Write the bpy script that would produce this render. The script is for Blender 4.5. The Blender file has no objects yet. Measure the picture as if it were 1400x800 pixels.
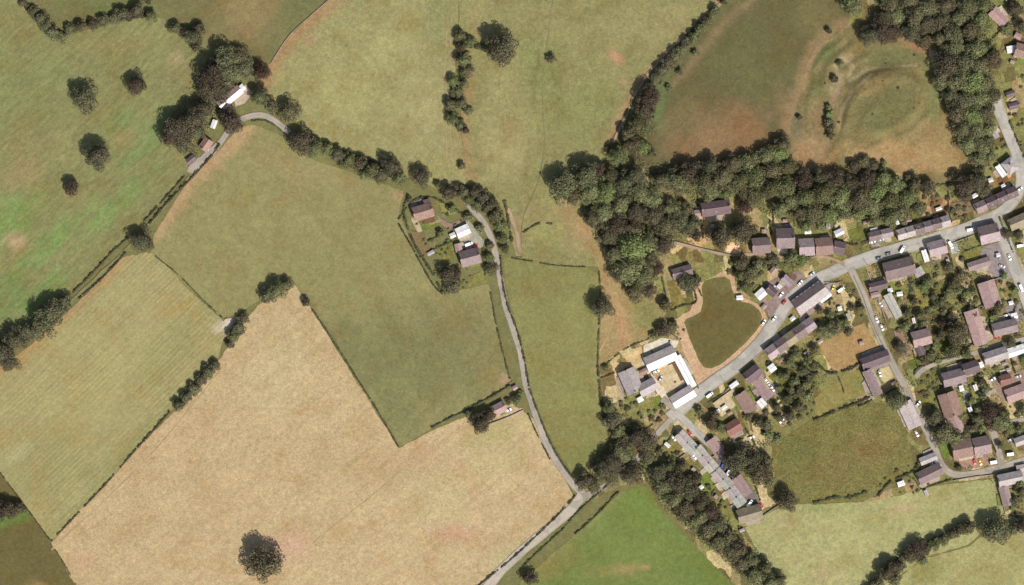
import bpy, bmesh, math, random
import numpy as np
from mathutils import Vector, Matrix
from mathutils.geometry import delaunay_2d_cdt

random.seed(11); RNG = np.random.default_rng(11)
S = 0.5                                    # metres per photograph pixel
def PX(x, y): return ((x-700)*S, (400-y)*S)
def ARR(pts): return np.array([PX(x, y) for x, y in pts], float)
scene = bpy.context.scene
col = scene.collection

# ------------------------------------------------------------------ camera
CAM_H = 2200.0
cd = bpy.data.cameras.new('camera'); cam = bpy.data.objects.new('camera', cd); col.objects.link(cam)
cd.sensor_width = 36; cd.lens = 36*CAM_H/700.0; cd.clip_start = 10; cd.clip_end = 8000
cam.location = (0, 0, CAM_H); scene.camera = cam
# ------------------------------------------------------------------ sky + sun
SUN_AZ, SUN_EL = math.radians(145), math.radians(50)
w = bpy.data.worlds.new("World"); scene.world = w; w.use_nodes = True
nt = w.node_tree; bg = nt.nodes['Background']
sky = nt.nodes.new('ShaderNodeTexSky'); sky.sky_type = 'NISHITA'; sky.sun_disc = False
sky.sun_elevation = SUN_EL; sky.sun_rotation = SUN_AZ; sky.dust_density = 2.5
nt.links.new(sky.outputs[0], bg.inputs[0]); bg.inputs[1].default_value = 0.09
sl = bpy.data.lights.new('sun', 'SUN'); sl.energy = 4.25; sl.angle = math.radians(0.55); sl.color = (1.0, 0.95, 0.88)
so = bpy.data.objects.new('sun', sl); col.objects.link(so); so.location = (0, 0, 300)
tosun = Vector((math.sin(SUN_AZ)*math.cos(SUN_EL), math.cos(SUN_AZ)*math.cos(SUN_EL), math.sin(SUN_EL)))
so.rotation_euler = tosun.to_track_quat('Z', 'Y').to_euler()
scene.view_settings.view_transform = 'Standard'; scene.view_settings.look = 'None'
scene.view_settings.exposure = 0.55; scene.view_settings.gamma = 1.0
scene.view_settings.use_curve_mapping = False
scene.cycles.max_bounces = 5

GAIN = (1.95, 1.98, 2.06)
def lin(c):
    c = c/255.0
    return c/12.92 if c <= 0.04045 else ((c+0.055)/1.055)**2.4
def T(r, g, b):   # photo colour of a sunlit flat surface -> base colour
    return (lin(r)/GAIN[0], lin(g)/GAIN[1], lin(b)/GAIN[2])

# ------------------------------------------------------------------ terrain
def h0(X, Y):
    return 1.3*np.sin(X/61+0.7)*np.cos(Y/52-0.4) + 0.9*np.sin((X+Y)/85+1) + 0.35*np.sin(X/23-Y/31)
def sstep(a, b, v):
    t = np.clip((v-a)/(b-a), 0, 1); return t*t*(3-2*t)
def polydist(X, Y, pts, closed=False):
    d = np.full(np.shape(X), 1e9)
    n = len(pts)
    for i in range(n if closed else n-1):
        ax, ay = pts[i]; bx, by = pts[(i+1) % n]
        L = (bx-ax)**2+(by-ay)**2+1e-9
        t = np.clip(((X-ax)*(bx-ax)+(Y-ay)*(by-ay))/L, 0, 1)
        d = np.minimum(d, np.hypot(X-ax-t*(bx-ax), Y-ay-t*(by-ay)))
    return d
def inside(X, Y, pts):
    r = np.zeros(np.shape(X), bool); n = len(pts); j = n-1
    for i in range(n):
        xi, yi = pts[i]; xj, yj = pts[j]
        c = ((yi > Y) != (yj > Y)) & (X < (xj-xi)*(Y-yi)/((yj-yi) if yj != yi else 1e-9)+xi)
        r ^= c; j = i
    return r
CASTLE = [(1160,32),(1140,50),(1117,64),(1103,90),(1096,125),(1084,160),(1075,200),(1082,250),(1140,240),(1230,236),(1262,250),(1300,262),(1345,244),(1322,195),(1285,130),(1268,95),(1270,58),(1240,40),(1190,42)]
CASTLE_P = ARR(CASTLE)
RIDGES = [ # px polyline, half width m, height m
 (ARR([(1156,205),(1152,180),(1160,150),(1174,130),(1195,118),(1215,108)]), 2.6, 1.7),
 (ARR([(1143,150),(1152,125),(1172,108),(1195,98),(1225,93),(1255,94)]), 2.2, 1.5),
 (ARR([(1150,100),(1165,88),(1185,78)]), 2.0, 1.2),
 (ARR([(1126,118),(1132,92),(1150,74),(1166,62)]), 3.0, 2.0),
 (ARR([(1108,190),(1104,150),(1114,118)]), 2.8, 1.3),
 (ARR([(1113,92),(1128,72),(1152,55)]), 2.2, 1.8),
 (ARR([(1178,112),(1200,106),(1230,112)]), 2.0, 0.9),
 (ARR([(1185,205),(1215,192),(1245,178),(1268,160)]), 3.0, 1.3),
 (ARR([(1176,180),(1182,160),(1196,146)]), 2.0, 0.8),
 (ARR([(1110,235),(1135,215),(1145,195)]), 2.5, 1.0),
]
def earth(X, Y):
    cx, cy = PX(1208, 140)
    a = math.radians(25); dx = X-cx; dy = Y-cy
    u = (dx*math.cos(a)+dy*math.sin(a))/33; v = (-dx*math.sin(a)+dy*math.cos(a))/24
    r = np.sqrt(u*u+v*v)
    e = 3.0*(1-sstep(0.74, 1.0, r)) + 0.5*np.exp(-((r-0.72)/0.10)**2)
    for p, wd, hh in RIDGES:
        e = e + 0.62*hh*np.exp(-(polydist(X, Y, p)/wd)**2)
    m = inside(X, Y, CASTLE_P)*sstep(0, 7, polydist(X, Y, CASTLE_P, True))
    return e*m
def H(x, y):
    X = np.array(float(x)); Y = np.array(float(y))
    return float(h0(X, Y)+earth(X, Y))

# ------------------------------------------------------------------ helpers
def mesh_np(name, V, F, mats=(), colr=None, smooth=False, mi=None):
    """V (n,3), F list of faces or (m,k) array"""
    me = bpy.data.meshes.new(name)
    V = np.asarray(V, np.float32)
    if isinstance(F, np.ndarray):
        m, k = F.shape; tot = np.full(m, k, np.int32); flat = F.astype(np.int32).ravel()
    else:
        tot = np.array([len(f) for f in F], np.int32); flat = np.concatenate([np.asarray(f, np.int32) for f in F])
        m = len(F)
    me.vertices.add(len(V)); me.vertices.foreach_set('co', V.ravel())
    me.loops.add(len(flat)); me.loops.foreach_set('vertex_index', flat)
    me.polygons.add(m); st = np.zeros(m, np.int32); st[1:] = np.cumsum(tot)[:-1]
    me.polygons.foreach_set('loop_start', st)
    if smooth: me.polygons.foreach_set('use_smooth', np.ones(m, bool))
    else: me.polygons.foreach_set('use_smooth', np.zeros(m, bool))
    for mt in mats: me.materials.append(mt)
    if mi is not None: me.polygons.foreach_set('material_index', np.asarray(mi, np.int32))
    me.update(calc_edges=True)
    if colr is not None:
        a = me.color_attributes.new('Col', 'FLOAT_COLOR', 'POINT')
        c = np.ones((len(V), 4), np.float32); c[:, :colr.shape[1]] = colr
        a.data.foreach_set('color', c.ravel())
    return me
def link(name, me, parent=None, loc=(0, 0, 0), rz=0, scale=None):
    o = bpy.data.objects.new(name, me); col.objects.link(o)
    o.location = loc; o.rotation_euler = (0, 0, rz)
    if scale is not None: o.scale = scale
    if parent is not None: o.parent = parent
    return o
def empty(name, loc, rz=0, scale=None):
    o = bpy.data.objects.new(name, None); col.objects.link(o); o.location = loc
    o.rotation_euler = (0, 0, rz); o.empty_display_size = 1
    if scale is not None: o.scale = scale
    return o
def tag(o, label=None, cat=None, group=None, kind=None):
    if label: o['label'] = label
    if cat: o['category'] = cat
    if group: o['group'] = group
    if kind: o['kind'] = kind
    return o
def copy_tree(o, parent=None):
    c = o.copy(); col.objects.link(c); c.parent = parent
    for ch in o.children: copy_tree(ch, c)
    return c
class MB:
    def __init__(s): s.v = []; s.f = []; s.m = []
    def quad(s, pts, m=0):
        b = len(s.v); s.v += [tuple(p) for p in pts]; s.f.append(tuple(range(b, b+len(pts)))); s.m.append(m); return s
    def box(s, x0, y0, z0, x1, y1, z1, m=0):
        b = len(s.v)
        s.v += [(x0,y0,z0),(x1,y0,z0),(x1,y1,z0),(x0,y1,z0),(x0,y0,z1),(x1,y0,z1),(x1,y1,z1),(x0,y1,z1)]
        for f in ((0,3,2,1),(4,5,6,7),(0,1,5,4),(1,2,6,5),(2,3,7,6),(3,0,4,7)):
            s.f.append(tuple(b+i for i in f)); s.m.append(m)
        return s
    def cyl(s, x, y, z0, z1, r0, r1, n=8, m=0, ax='z'):
        b = len(s.v)
        for (z, r) in ((z0, r0), (z1, r1)):
            for i in range(n):
                a = 2*math.pi*i/n
                if ax == 'z': s.v.append((x+r*math.cos(a), y+r*math.sin(a), z))
                else: s.v.append((x+r*math.cos(a), z, y+r*math.sin(a)))
        for i in range(n):
            j = (i+1) % n; s.f.append((b+i, b+j, b+n+j, b+n+i)); s.m.append(m)
        s.f.append(tuple(b+i for i in reversed(range(n)))); s.m.append(m)
        s.f.append(tuple(b+n+i for i in range(n))); s.m.append(m)
        return s
    def tube(s, p, q, r0, r1, n=6, m=0):
        p = Vector(p); q = Vector(q); d = (q-p).normalized()
        u = d.orthogonal().normalized(); v = d.cross(u); b = len(s.v)
        for c, r in ((p, r0), (q, r1)):
            for i in range(n):
                a = 2*math.pi*i/n; s.v.append(tuple(c+u*(r*math.cos(a))+v*(r*math.sin(a))))
        for i in range(n):
            j = (i+1) % n; s.f.append((b+i, b+j, b+n+j, b+n+i)); s.m.append(m)
        s.f.append(tuple(b+i for i in reversed(range(n)))); s.m.append(m)
        s.f.append(tuple(b+n+i for i in range(n))); s.m.append(m)
        return s
    def mesh(s, name, mats, smooth=False): return mesh_np(name, s.v, s.f, mats, mi=s.m, smooth=smooth)

# ------------------------------------------------------------------ materials
def newmat(name):
    m = bpy.data.materials.new(name); m.use_nodes = True
    return m, m.node_tree, m.node_tree.nodes['Principled BSDF']
def N(nt, t, **kw):
    n = nt.nodes.new(t)
    for k, v in kw.items(): setattr(n, k, v)
    return n
def mixc(nt, blend, fac, a, b):
    n = nt.nodes.new('ShaderNodeMix'); n.data_type = 'RGBA'; n.blend_type = blend
    for k, v in ((0, fac), (6, a), (7, b)):
        if isinstance(v, bpy.types.NodeSocket): nt.links.new(v, n.inputs[k])
        elif k == 0: n.inputs[0].default_value = v
        else: n.inputs[k].default_value = (*v, 1) if len(v) == 3 else v
    return n.outputs[2]
def noise(nt, co, scale, detail=3, rough=0.6, dist=0):
    n = nt.nodes.new('ShaderNodeTexNoise'); n.inputs['Scale'].default_value = scale
    n.inputs['Detail'].default_value = detail; n.inputs['Roughness'].default_value = rough
    n.inputs['Distortion'].default_value = dist
    nt.links.new(co, n.inputs['Vector']); return n.outputs[0]
def ramp(nt, fac, stops, interp='LINEAR'):
    r = nt.nodes.new('ShaderNodeValToRGB'); r.color_ramp.interpolation = interp
    e = r.color_ramp.elements
    while len(e) < len(stops): e.new(0.5)
    for el, (p, c) in zip(e, stops):
        el.position = p; el.color = (*c, 1) if len(c) == 3 else c
    nt.links.new(fac, r.inputs[0]); return r.outputs[0]
def mapping(nt, co, rot=0, scale=(1, 1, 1)):
    if rot and scale != (1, 1, 1):      # turn first, then stretch
        return mapping(nt, mapping(nt, co, rot), 0, scale)
    m = nt.nodes.new('ShaderNodeMapping'); m.inputs['Rotation'].default_value = (0, 0, rot)
    m.inputs['Scale'].default_value = scale; nt.links.new(co, m.inputs[0]); return m.outputs[0]
def bump(nt, h, b, strength, dist=0.2):
    n = nt.nodes.new('ShaderNodeBump'); n.inputs['Strength'].default_value = strength
    n.inputs['Distance'].default_value = dist
    nt.links.new(h, n.inputs['Height']); nt.links.new(n.outputs[0], b.inputs['Normal'])
def gray(a): return (a, a, a)

def field_mat(name, mott=0.22, mscale=0.035, grain=0.3, stripe=None, rough_bump=0.5, streak=None, plots=None, lush=False, tint=(1.12, 0.98, 0.86)):
    m, nt, b = newmat(name); b.inputs['Roughness'].default_value = 0.95
    b.inputs['Specular IOR Level'].default_value = 0.1
    co = N(nt, 'ShaderNodeTexCoord').outputs['Object']
    c = N(nt, 'ShaderNodeVertexColor', layer_name='Col').outputs[0]
    lo = gray(1-mott); hi = gray(1+mott)
    n1 = noise(nt, co, mscale, 5, 0.62, 0.4)
    c = mixc(nt, 'MULTIPLY', 1.0, c, ramp(nt, n1, [(0.3, tuple(l*t for l, t in zip(gray(1-mott*.6), tint))), (0.5, gray(1.0)), (0.7, (1+mott*.5, 1+mott*.6, 1+mott*.45))]))
    n2 = noise(nt, mapping(nt, co, 0.6, (1, 1.0, 1)), mscale*6, 4, 0.65, 0.6)
    c = mixc(nt, 'MULTIPLY', 1.0, c, ramp(nt, n2, [(0.32, gray(1-mott*.55)), (0.52, gray(1.0)), (0.72, (1+mott*.6, 1+mott*.5, 1+mott*.3))]))
    if plots:
        vo = N(nt, 'ShaderNodeTexVoronoi'); vo.distance = 'CHEBYCHEV'; vo.inputs['Scale'].default_value = 1.0; vo.inputs['Randomness'].default_value = 0.85
        wn = N(nt, 'ShaderNodeTexNoise'); wn.inputs['Scale'].default_value = 0.12; nt.links.new(co, wn.inputs['Vector'])
        va = N(nt, 'ShaderNodeVectorMath'); va.operation = 'MULTIPLY_ADD'; va.inputs[1].default_value = (3, 3, 0)
        nt.links.new(wn.outputs[1], va.inputs[0]); nt.links.new(co, va.inputs[2])
        nt.links.new(mapping(nt, va.outputs[0], math.radians(-15), (1/7.5, 1/13.0, 1)), vo.inputs['Vector'])
        sv = N(nt, 'ShaderNodeSeparateColor'); nt.links.new(vo.outputs['Color'], sv.inputs[0])
        c = mixc(nt, 'MULTIPLY', 1.0, c, ramp(nt, sv.outputs[0], [(0, (.68,.68,.6)), (.18, (1.02,1.1,.95)), (.36, (1.3,1.22,1.3)), (.5, (.88,.95,.8)), (.62, (1.6,1.4,1.6)), (.74, (1.05,1.2,.95)), (.84, (.8,.7,.68)), (.91, (2.3,2.1,2.5))], 'CONSTANT'))
    if streak:
        ang, sx, sy, amt = streak
        n4 = noise(nt, mapping(nt, co, ang, (sx, sy, 1)), 1.0, 3, 0.6)
        c = mixc(nt, 'MULTIPLY', 1.0, c, ramp(nt, n4, [(0.35, gray(1-amt)), (0.65, gray(1+amt))]))
    if lush:
        sc_ = N(nt, 'ShaderNodeSeparateColor'); nt.links.new(N(nt, 'ShaderNodeVertexColor', layer_name='Col').outputs[0], sc_.inputs[0])
        df = N(nt, 'ShaderNodeMath'); df.operation = 'SUBTRACT'; nt.links.new(sc_.outputs[1], df.inputs[0]); nt.links.new(sc_.outputs[0], df.inputs[1])
        mk = ramp(nt, df.outputs[0], [(0.0, gray(0)), (0.03, gray(1))])
        nz = noise(nt, mapping(nt, co, math.radians(-42), (0.10, 0.30, 1)), 1.0, 4, 0.7, 0.8)
        cc = ramp(nt, nz, [(0.36, (1.14, 0.93, 1.02)), (0.5, (1, 1, 1)), (0.6, (0.95, 1.1, 1.0)), (0.7, (1.12, 1.22, 1.12))])
        c = mixc(nt, 'MULTIPLY', mk, c, cc)
    if stripe:
        ang, period, amt = stripe
        wv = N(nt, 'ShaderNodeTexWave'); wv.wave_type = 'BANDS'; wv.bands_direction = 'Y'
        wv.inputs['Scale'].default_value = 0.314/period; wv.inputs['Distortion'].default_value = 1.2
        wv.inputs['Detail'].default_value = 2; wv.inputs['Detail Scale'].default_value = 0.35
        nt.links.new(mapping(nt, co, ang), wv.inputs['Vector'])
        n5 = noise(nt, co, 0.02, 3, 0.6)
        fac = ramp(nt, n5, [(0.38, gray(0.15)), (0.6, gray(1.0))])
        c = mixc(nt, 'MULTIPLY', fac, c, ramp(nt, wv.outputs[1], [(0.2, gray(1-amt)), (0.8, (1+amt*1.1, 1+amt, 1+amt*.7))]))
    n3 = noise(nt, co, 1.1, 3, 0.7)
    c = mixc(nt, 'MULTIPLY', 1.0, c, ramp(nt, n3, [(0.25, gray(1-grain*.75)), (0.75, gray(1+grain*.75))]))
    n7 = noise(nt, co, 0.42, 3, 0.75, 0.3)
    c = mixc(nt, 'MULTIPLY', 1.0, c, ramp(nt, n7, [(0.3, (1-grain*.55, 1-grain*.5, 1-grain*.5)), (0.5, gray(1.0)), (0.72, (1+grain*.55, 1+grain*.5, 1+grain*.6))]))
    n6 = noise(nt, co, 4.5, 2, 0.6)
    c = mixc(nt, 'MULTIPLY', 1.0, c, ramp(nt, n6, [(0.25, gray(1-grain*.5)), (0.75, gray(1+grain*.5))]))
    nt.links.new(c, b.inputs['Base Color'])
    bump(nt, noise(nt, co, 0.9, 4, 0.7), b, rough_bump, 0.5)
    return m
MAT_FIELD = field_mat('pasture_grass', mott=0.2)
MAT_FIELD_MOTT = field_mat('dry_meadow_grass', mott=0.26, mscale=0.05, grain=0.34, tint=(1.05, 0.97, 0.85))
MAT_FIELD_STREAK = field_mat('parkland_grass', lush=True, mott=0.16, streak=(math.radians(-42), 0.09, 0.4, 0.12))
MAT_FIELD_STRIPE = field_mat('mown_hay_rows', mott=0.14, stripe=(math.radians(-44), 2.7, 0.075), streak=(math.radians(-44), 0.03, 0.45, 0.07), grain=0.28)
MAT_TAN = field_mat('parched_stubble', mott=0.16, mscale=0.045, grain=0.34, streak=(math.radians(-38), 0.035, 0.3, 0.05), tint=(1.0, 0.93, 0.82))
MAT_MOUND = field_mat('mound_turf', mott=0.26, mscale=0.07, grain=0.36, rough_bump=0.8)
MAT_ROUGH = field_mat('rough_grass', mott=0.3, mscale=0.09, grain=0.5, rough_bump=1.0)
MAT_VILLAGE = field_mat('village_ground', mott=0.3, mscale=0.12, grain=0.5, plots=True)
MAT_EARTH = field_mat('worn_earth', mott=0.22, mscale=0.12, grain=0.35)

def simple_noise_mat(name, c, var=0.15, scale=1.0, rough=0.85, scale2=8.0, bstr=0.2, bdist=0.05, spec=0.3, metal=0):
    m, nt, b = newmat(name)
    co = N(nt, 'ShaderNodeTexCoord').outputs['Object']
    x = mixc(nt, 'MULTIPLY', 1.0, c, ramp(nt, noise(nt, co, scale, 4), [(0.3, gray(1-var)), (0.7, gray(1+var))]))
    x = mixc(nt, 'MULTIPLY', 1.0, x, ramp(nt, noise(nt, co, scale2, 2), [(0.3, gray(1-var*.6)), (0.7, gray(1+var*.6))]))
    oi = N(nt, 'ShaderNodeObjectInfo')
    x = mixc(nt, 'MULTIPLY', 0.5, x, ramp(nt, oi.outputs['Random'], [(0, gray(0.82)), (1, gray(1.18))]))
    nt.links.new(x, b.inputs['Base Color']); b.inputs['Roughness'].default_value = rough
    b.inputs['Specular IOR Level'].default_value = spec; b.inputs['Metallic'].default_value = metal
    if bstr: bump(nt, noise(nt, co, scale2, 3), b, bstr, bdist)
    return m
def road_mat(name, c, tracks=0.1):
    m, nt, b = newmat(name)
    co = N(nt, 'ShaderNodeTexCoord').outputs['Object']
    x = mixc(nt, 'MULTIPLY', 1.0, c, ramp(nt, noise(nt, co, 0.09, 4), [(0.3, gray(0.85)), (0.7, gray(1.12))]))
    x = mixc(nt, 'MULTIPLY', 1.0, x, ramp(nt, noise(nt, co, 0.6, 4), [(0.3, gray(0.88)), (0.7, (1.1, 1.08, 1.05))]))
    x = mixc(nt, 'MULTIPLY', 1.0, x, ramp(nt, noise(nt, co, 6, 2), [(0.3, gray(0.9)), (0.7, gray(1.1))]))
    vp = N(nt, 'ShaderNodeTexVoronoi'); vp.inputs['Scale'].default_value = 0.11; vp.distance = 'CHEBYCHEV'; nt.links.new(mapping(nt, co, 0.6), vp.inputs['Vector'])
    sv = N(nt, 'ShaderNodeSeparateColor'); nt.links.new(vp.outputs['Color'], sv.inputs[0])
    x = mixc(nt, 'MULTIPLY', 1.0, x, ramp(nt, sv.outputs[0], [(0, gray(0.84)), (0.16, gray(1.0)), (0.8, (1.06,1.05,1.04)), (0.9, (0.92,0.93,0.95))], 'CONSTANT'))
    uv = N(nt, 'ShaderNodeVertexColor', layer_name='Col').outputs[0]   # r = position across the road
    sp = N(nt, 'ShaderNodeSeparateColor'); nt.links.new(uv, sp.inputs[0])
    x = mixc(nt, 'MULTIPLY', 1.0, x, ramp(nt, sp.outputs[0], [(0.0, (1-tracks*2.2, 1-tracks*2, 1-tracks*2.6)), (0.16, gray(1)), (0.3, gray(1+tracks*.7)), (0.5, gray(1-tracks)), (0.7, gray(1+tracks*.7)), (0.84, gray(1)), (1.0, (1-tracks*2.2, 1-tracks*2, 1-tracks*2.6))]))
    nt.links.new(x, b.inputs['Base Color']); b.inputs['Roughness'].default_value = 0.9
    bump(nt, noise(nt, co, 5, 3), b, 0.25, 0.03)
    return m
M_ASPH = road_mat('worn_asphalt', T(192,188,180), 0.05)
M_PALE = road_mat('pale_lane', T(200,190,176), 0.06)
M_LANE = road_mat('lane_asphalt', T(180,171,158), 0.09)
M_TRACK = road_mat('stony_track', T(185,160,130), 0.12)
M_CONC = simple_noise_mat('yard_concrete', T(190,180,165), 0.12, 0.3)
M_LINE = simple_noise_mat('road_paint', T(235,232,225), 0.1, 2)

def roof_mat(name, c, var=0.16):
    c = tuple(min(v*1.75, 0.6) for v in c)
    m, nt, b = newmat(name)
    co = N(nt, 'ShaderNodeTexCoord').outputs['Object']
    br = N(nt, 'ShaderNodeTexBrick'); br.inputs['Scale'].default_value = 1.0
    br.inputs['Brick Width'].default_value = 0.45; br.inputs['Row Height'].default_value = 0.3
    br.inputs['Mortar Size'].default_value = 0.015
    br.inputs['Color1'].default_value = (*[v*(1-var) for v in c], 1); br.inputs['Color2'].default_value = (*[v*(1+var) for v in c], 1)
    br.inputs['Mortar'].default_value = (*[v*.55 for v in c], 1)
    nt.links.new(co, br.inputs['Vector'])
    x = mixc(nt, 'MULTIPLY', 1.0, br.outputs[0], ramp(nt, noise(nt, co, 0.35, 4, 0.6, 0.5), [(0.3, gray(0.78)), (0.5, gray(1)), (0.72, (1.2, 1.18, 1.12))]))
    x = mixc(nt, 'MULTIPLY', 1.0, x, ramp(nt, noise(nt, mapping(nt, co, 0, (3, .35, 1)), 0.8, 3), [(0.3, gray(0.88)), (0.7, gray(1.12))]))
    oi = N(nt, 'ShaderNodeObjectInfo')
    x = mixc(nt, 'MULTIPLY', 0.6, x, ramp(nt, oi.outputs['Random'], [(0, (0.78,0.8,0.84)), (0.35, (1.05,1,.97)), (0.7, (0.92,.97,1.0)), (1, (1.28,1.2,1.15))]))
    nt.links.new(x, b.inputs['Base Color']); b.inputs['Roughness'].default_value = 0.7
    b.inputs['Specular IOR Level'].default_value = 0.3
    bump(nt, br.outputs[1], b, 0.3, 0.02)
    return m
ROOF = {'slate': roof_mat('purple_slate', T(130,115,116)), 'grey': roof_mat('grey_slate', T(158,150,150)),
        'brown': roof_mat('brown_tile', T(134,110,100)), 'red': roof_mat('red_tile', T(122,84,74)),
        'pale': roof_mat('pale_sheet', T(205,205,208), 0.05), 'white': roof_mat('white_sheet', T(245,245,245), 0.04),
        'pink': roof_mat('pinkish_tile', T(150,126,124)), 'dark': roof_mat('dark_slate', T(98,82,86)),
        'slate2': roof_mat('lilac_slate', T(148,134,138)), 'slate3': roof_mat('old_and_shaded_slate', T(112,98,98)), 'moss': roof_mat('mossy_slate', T(128,120,100)),
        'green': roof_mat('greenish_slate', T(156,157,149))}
WALL = {'white': simple_noise_mat('white_render', (0.72,0.70,0.66), 0.06, 0.6), 'cream': simple_noise_mat('cream_render', (0.58,0.52,0.40), 0.08, 0.6),
        'stone': simple_noise_mat('rubble_stone', (0.26,0.23,0.19), 0.3, 2.2, bstr=0.6), 'brick': simple_noise_mat('weathered_brick', (0.30,0.17,0.12), 0.2, 2.0)}
M_CHIM = simple_noise_mat('chimney_brick', (0.30,0.2,0.15), 0.2, 3); M_POT = simple_noise_mat('clay_pot', (0.5,0.26,0.15), 0.1)
M_RIDGE = simple_noise_mat('ridge_tile', (0.22,0.18,0.17), 0.2, 2)
M_FRAME = simple_noise_mat('white_frame', (0.75,0.75,0.73), 0.04)
M_DOOR = simple_noise_mat('painted_door', (0.10,0.14,0.16), 0.1)
m, nt_, b_ = newmat('window_glass'); b_.inputs['Base Color'].default_value = (0.03,0.04,0.05,1); b_.inputs['Roughness'].default_value = 0.08; M_GLASS = m
M_STONE = simple_noise_mat('dry_stone', (0.20,0.18,0.15), 0.35, 2.5, bstr=0.8, bdist=0.1)
M_WOOD = simple_noise_mat('weathered_wood', (0.16,0.12,0.09), 0.2, 3)
M_TYRE = simple_noise_mat('tyre_rubber', (0.02,0.02,0.02), 0.1); M_RIM = simple_noise_mat('alloy', (0.5,0.5,0.52), 0.05, metal=0.8, rough=0.35, bstr=0)
def paint(name, c):
    m, nt, b = newmat(name); co = N(nt, 'ShaderNodeTexCoord').outputs['Object']
    x = mixc(nt, 'MULTIPLY', 1.0, c, ramp(nt, noise(nt, co, 1.5, 3), [(0.3, gray(0.93)), (0.7, gray(1.05))]))
    nt.links.new(x, b.inputs['Base Color']); b.inputs['Roughness'].default_value = 0.3
    b.inputs['Coat Weight'].default_value = 0.6; b.inputs['Coat Roughness'].default_value = 0.08
    return m
CARP = {'white': paint('white_paint', (0.80,0.80,0.79)), 'silver': paint('silver_paint', (0.50,0.51,0.53)), 'red': paint('red_paint', (0.48,0.03,0.03)),
        'blue': paint('blue_paint', (0.05,0.10,0.40)), 'black': paint('black_paint', (0.02,0.02,0.025)), 'grey': paint('grey_paint', (0.16,0.17,0.18)),
        'yellow': paint('yellow_paint', (0.75,0.55,0.06)), 'green': paint('green_paint', (0.05,0.22,0.12))}
M_LAMP = simple_noise_mat('lamp_lens', (0.8,0.8,0.78), 0.02, rough=0.15, bstr=0); M_TAIL = simple_noise_mat('tail_lens', (0.4,0.02,0.02), 0.02, rough=0.2, bstr=0)

def leaf_mat(name, c1, c2, c3, objvar=0.4):
    c1, c2, c3 = [tuple(v*1.2 for v in c) for c in (c1, c2, c3)]
    m, nt, b = newmat(name)
    vc = N(nt, 'ShaderNodeVertexColor', layer_name='Col').outputs[0]
    sp = N(nt, 'ShaderNodeSeparateColor'); nt.links.new(vc, sp.inputs[0])
    x = ramp(nt, sp.outputs[0], [(0.0, c1), (0.5, c2), (1.0, c3)])
    oi = N(nt, 'ShaderNodeObjectInfo')
    x = mixc(nt, 'MULTIPLY', 1.0, x, ramp(nt, oi.outputs['Random'], [(0, (1-objvar*.6, 1-objvar*.9, 1-objvar*.7)), (0.5, (1, 1, 1)), (1, (1+objvar*.6, 1+objvar, 1+objvar*.5))]))
    co = N(nt, 'ShaderNodeNewGeometry').outputs['Position']
    x = mixc(nt, 'MULTIPLY', 1.0, x, ramp(nt, noise(nt, co, 0.25, 3), [(0.32, (0.88, 0.82, 0.84)), (0.68, (1.15, 1.2, 1.1))]))
    nt.links.new(x, b.inputs['Base Color']); b.inputs['Roughness'].default_value = 0.8
    b.inputs['Specular IOR Level'].default_value = 0.15
    tr = N(nt, 'ShaderNodeBsdfTranslucent'); nt.links.new(x, tr.inputs[0])
    ms = N(nt, 'ShaderNodeMixShader'); ms.inputs[0].default_value = 0.22
    nt.links.new(b.outputs[0], ms.inputs[1]); nt.links.new(tr.outputs[0], ms.inputs[2])
    nt.links.new(ms.outputs[0], nt.nodes['Material Output'].inputs[0])
    return m
L_DARK = leaf_mat('dark_oak_leaves', (0.054,0.044,0.030), (0.092,0.086,0.052), (0.140,0.134,0.082))
L_MID = leaf_mat('olive_leaves', (0.062,0.057,0.032), (0.120,0.117,0.062), (0.182,0.178,0.094))
L_GREEN = leaf_mat('green_leaves', (0.062,0.066,0.032), (0.118,0.128,0.056), (0.172,0.184,0.086))
L_SHADED = leaf_mat('reddish_shade_leaves', (0.050,0.034,0.026), (0.084,0.066,0.046), (0.125,0.104,0.070))  # copper kind: maroon shade of dark crowns put into the leaf colour
L_HEDGE = leaf_mat('hedge_leaves', (0.036,0.034,0.020), (0.064,0.064,0.036), (0.100,0.102,0.054))
M_BARK = simple_noise_mat('bark', (0.10,0.08,0.06), 0.3, 2, bstr=0.6)

# ------------------------------------------------------------------ ground sheet
def grid_sheet():
    xs = np.concatenate([np.array([-6000,-3000,-1500,-900,-650]), np.arange(-420, 421, 3.0), np.array([650,900,1500,3000,6000])])
    ys = np.concatenate([np.array([-6000,-3000,-1500,-900,-500]), np.arange(-270, 271, 3.0), np.array([500,900,1500,3000,6000])])
    X, Y = np.meshgrid(xs, ys); Z = h0(X, Y)
    nx, ny = len(xs), len(ys)
    V = np.stack([X.ravel(), Y.ravel(), Z.ravel()-0.02], 1)
    i = np.arange((nx-1)*(ny-1)); r = i//(nx-1); c = i % (nx-1); a = r*nx+c
    F = np.stack([a, a+1, a+1+nx, a+nx], 1)
    base = np.array(T(130,128,84))
    C = np.tile(base, (len(V), 1))
    o = link('ground', mesh_np('ground', V, F, [MAT_FIELD], C, smooth=True)); tag(o, kind='structure')
grid_sheet()
FIDX = [0]
def wobble(pts, amp, step):
    out = []; n = len(pts)
    for i in range(n):
        a = np.array(pts[i]); b = np.array(pts[(i+1) % n]); L = np.hypot(*(b-a)); k = max(1, int(L/step))
        nrm = np.array([-(b-a)[1], (b-a)[0]])/(L+1e-9)
        for j in range(k):
            t = j/k; p = a+(b-a)*t
            q = 0.5*math.sin(p[0]*0.35+p[1]*0.5)+0.5*math.sin(p[0]*0.9-p[1]*0.7+2)
            out.append(tuple(p+nrm*amp*q*(0 if j == 0 else 1)))
    return out
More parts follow.
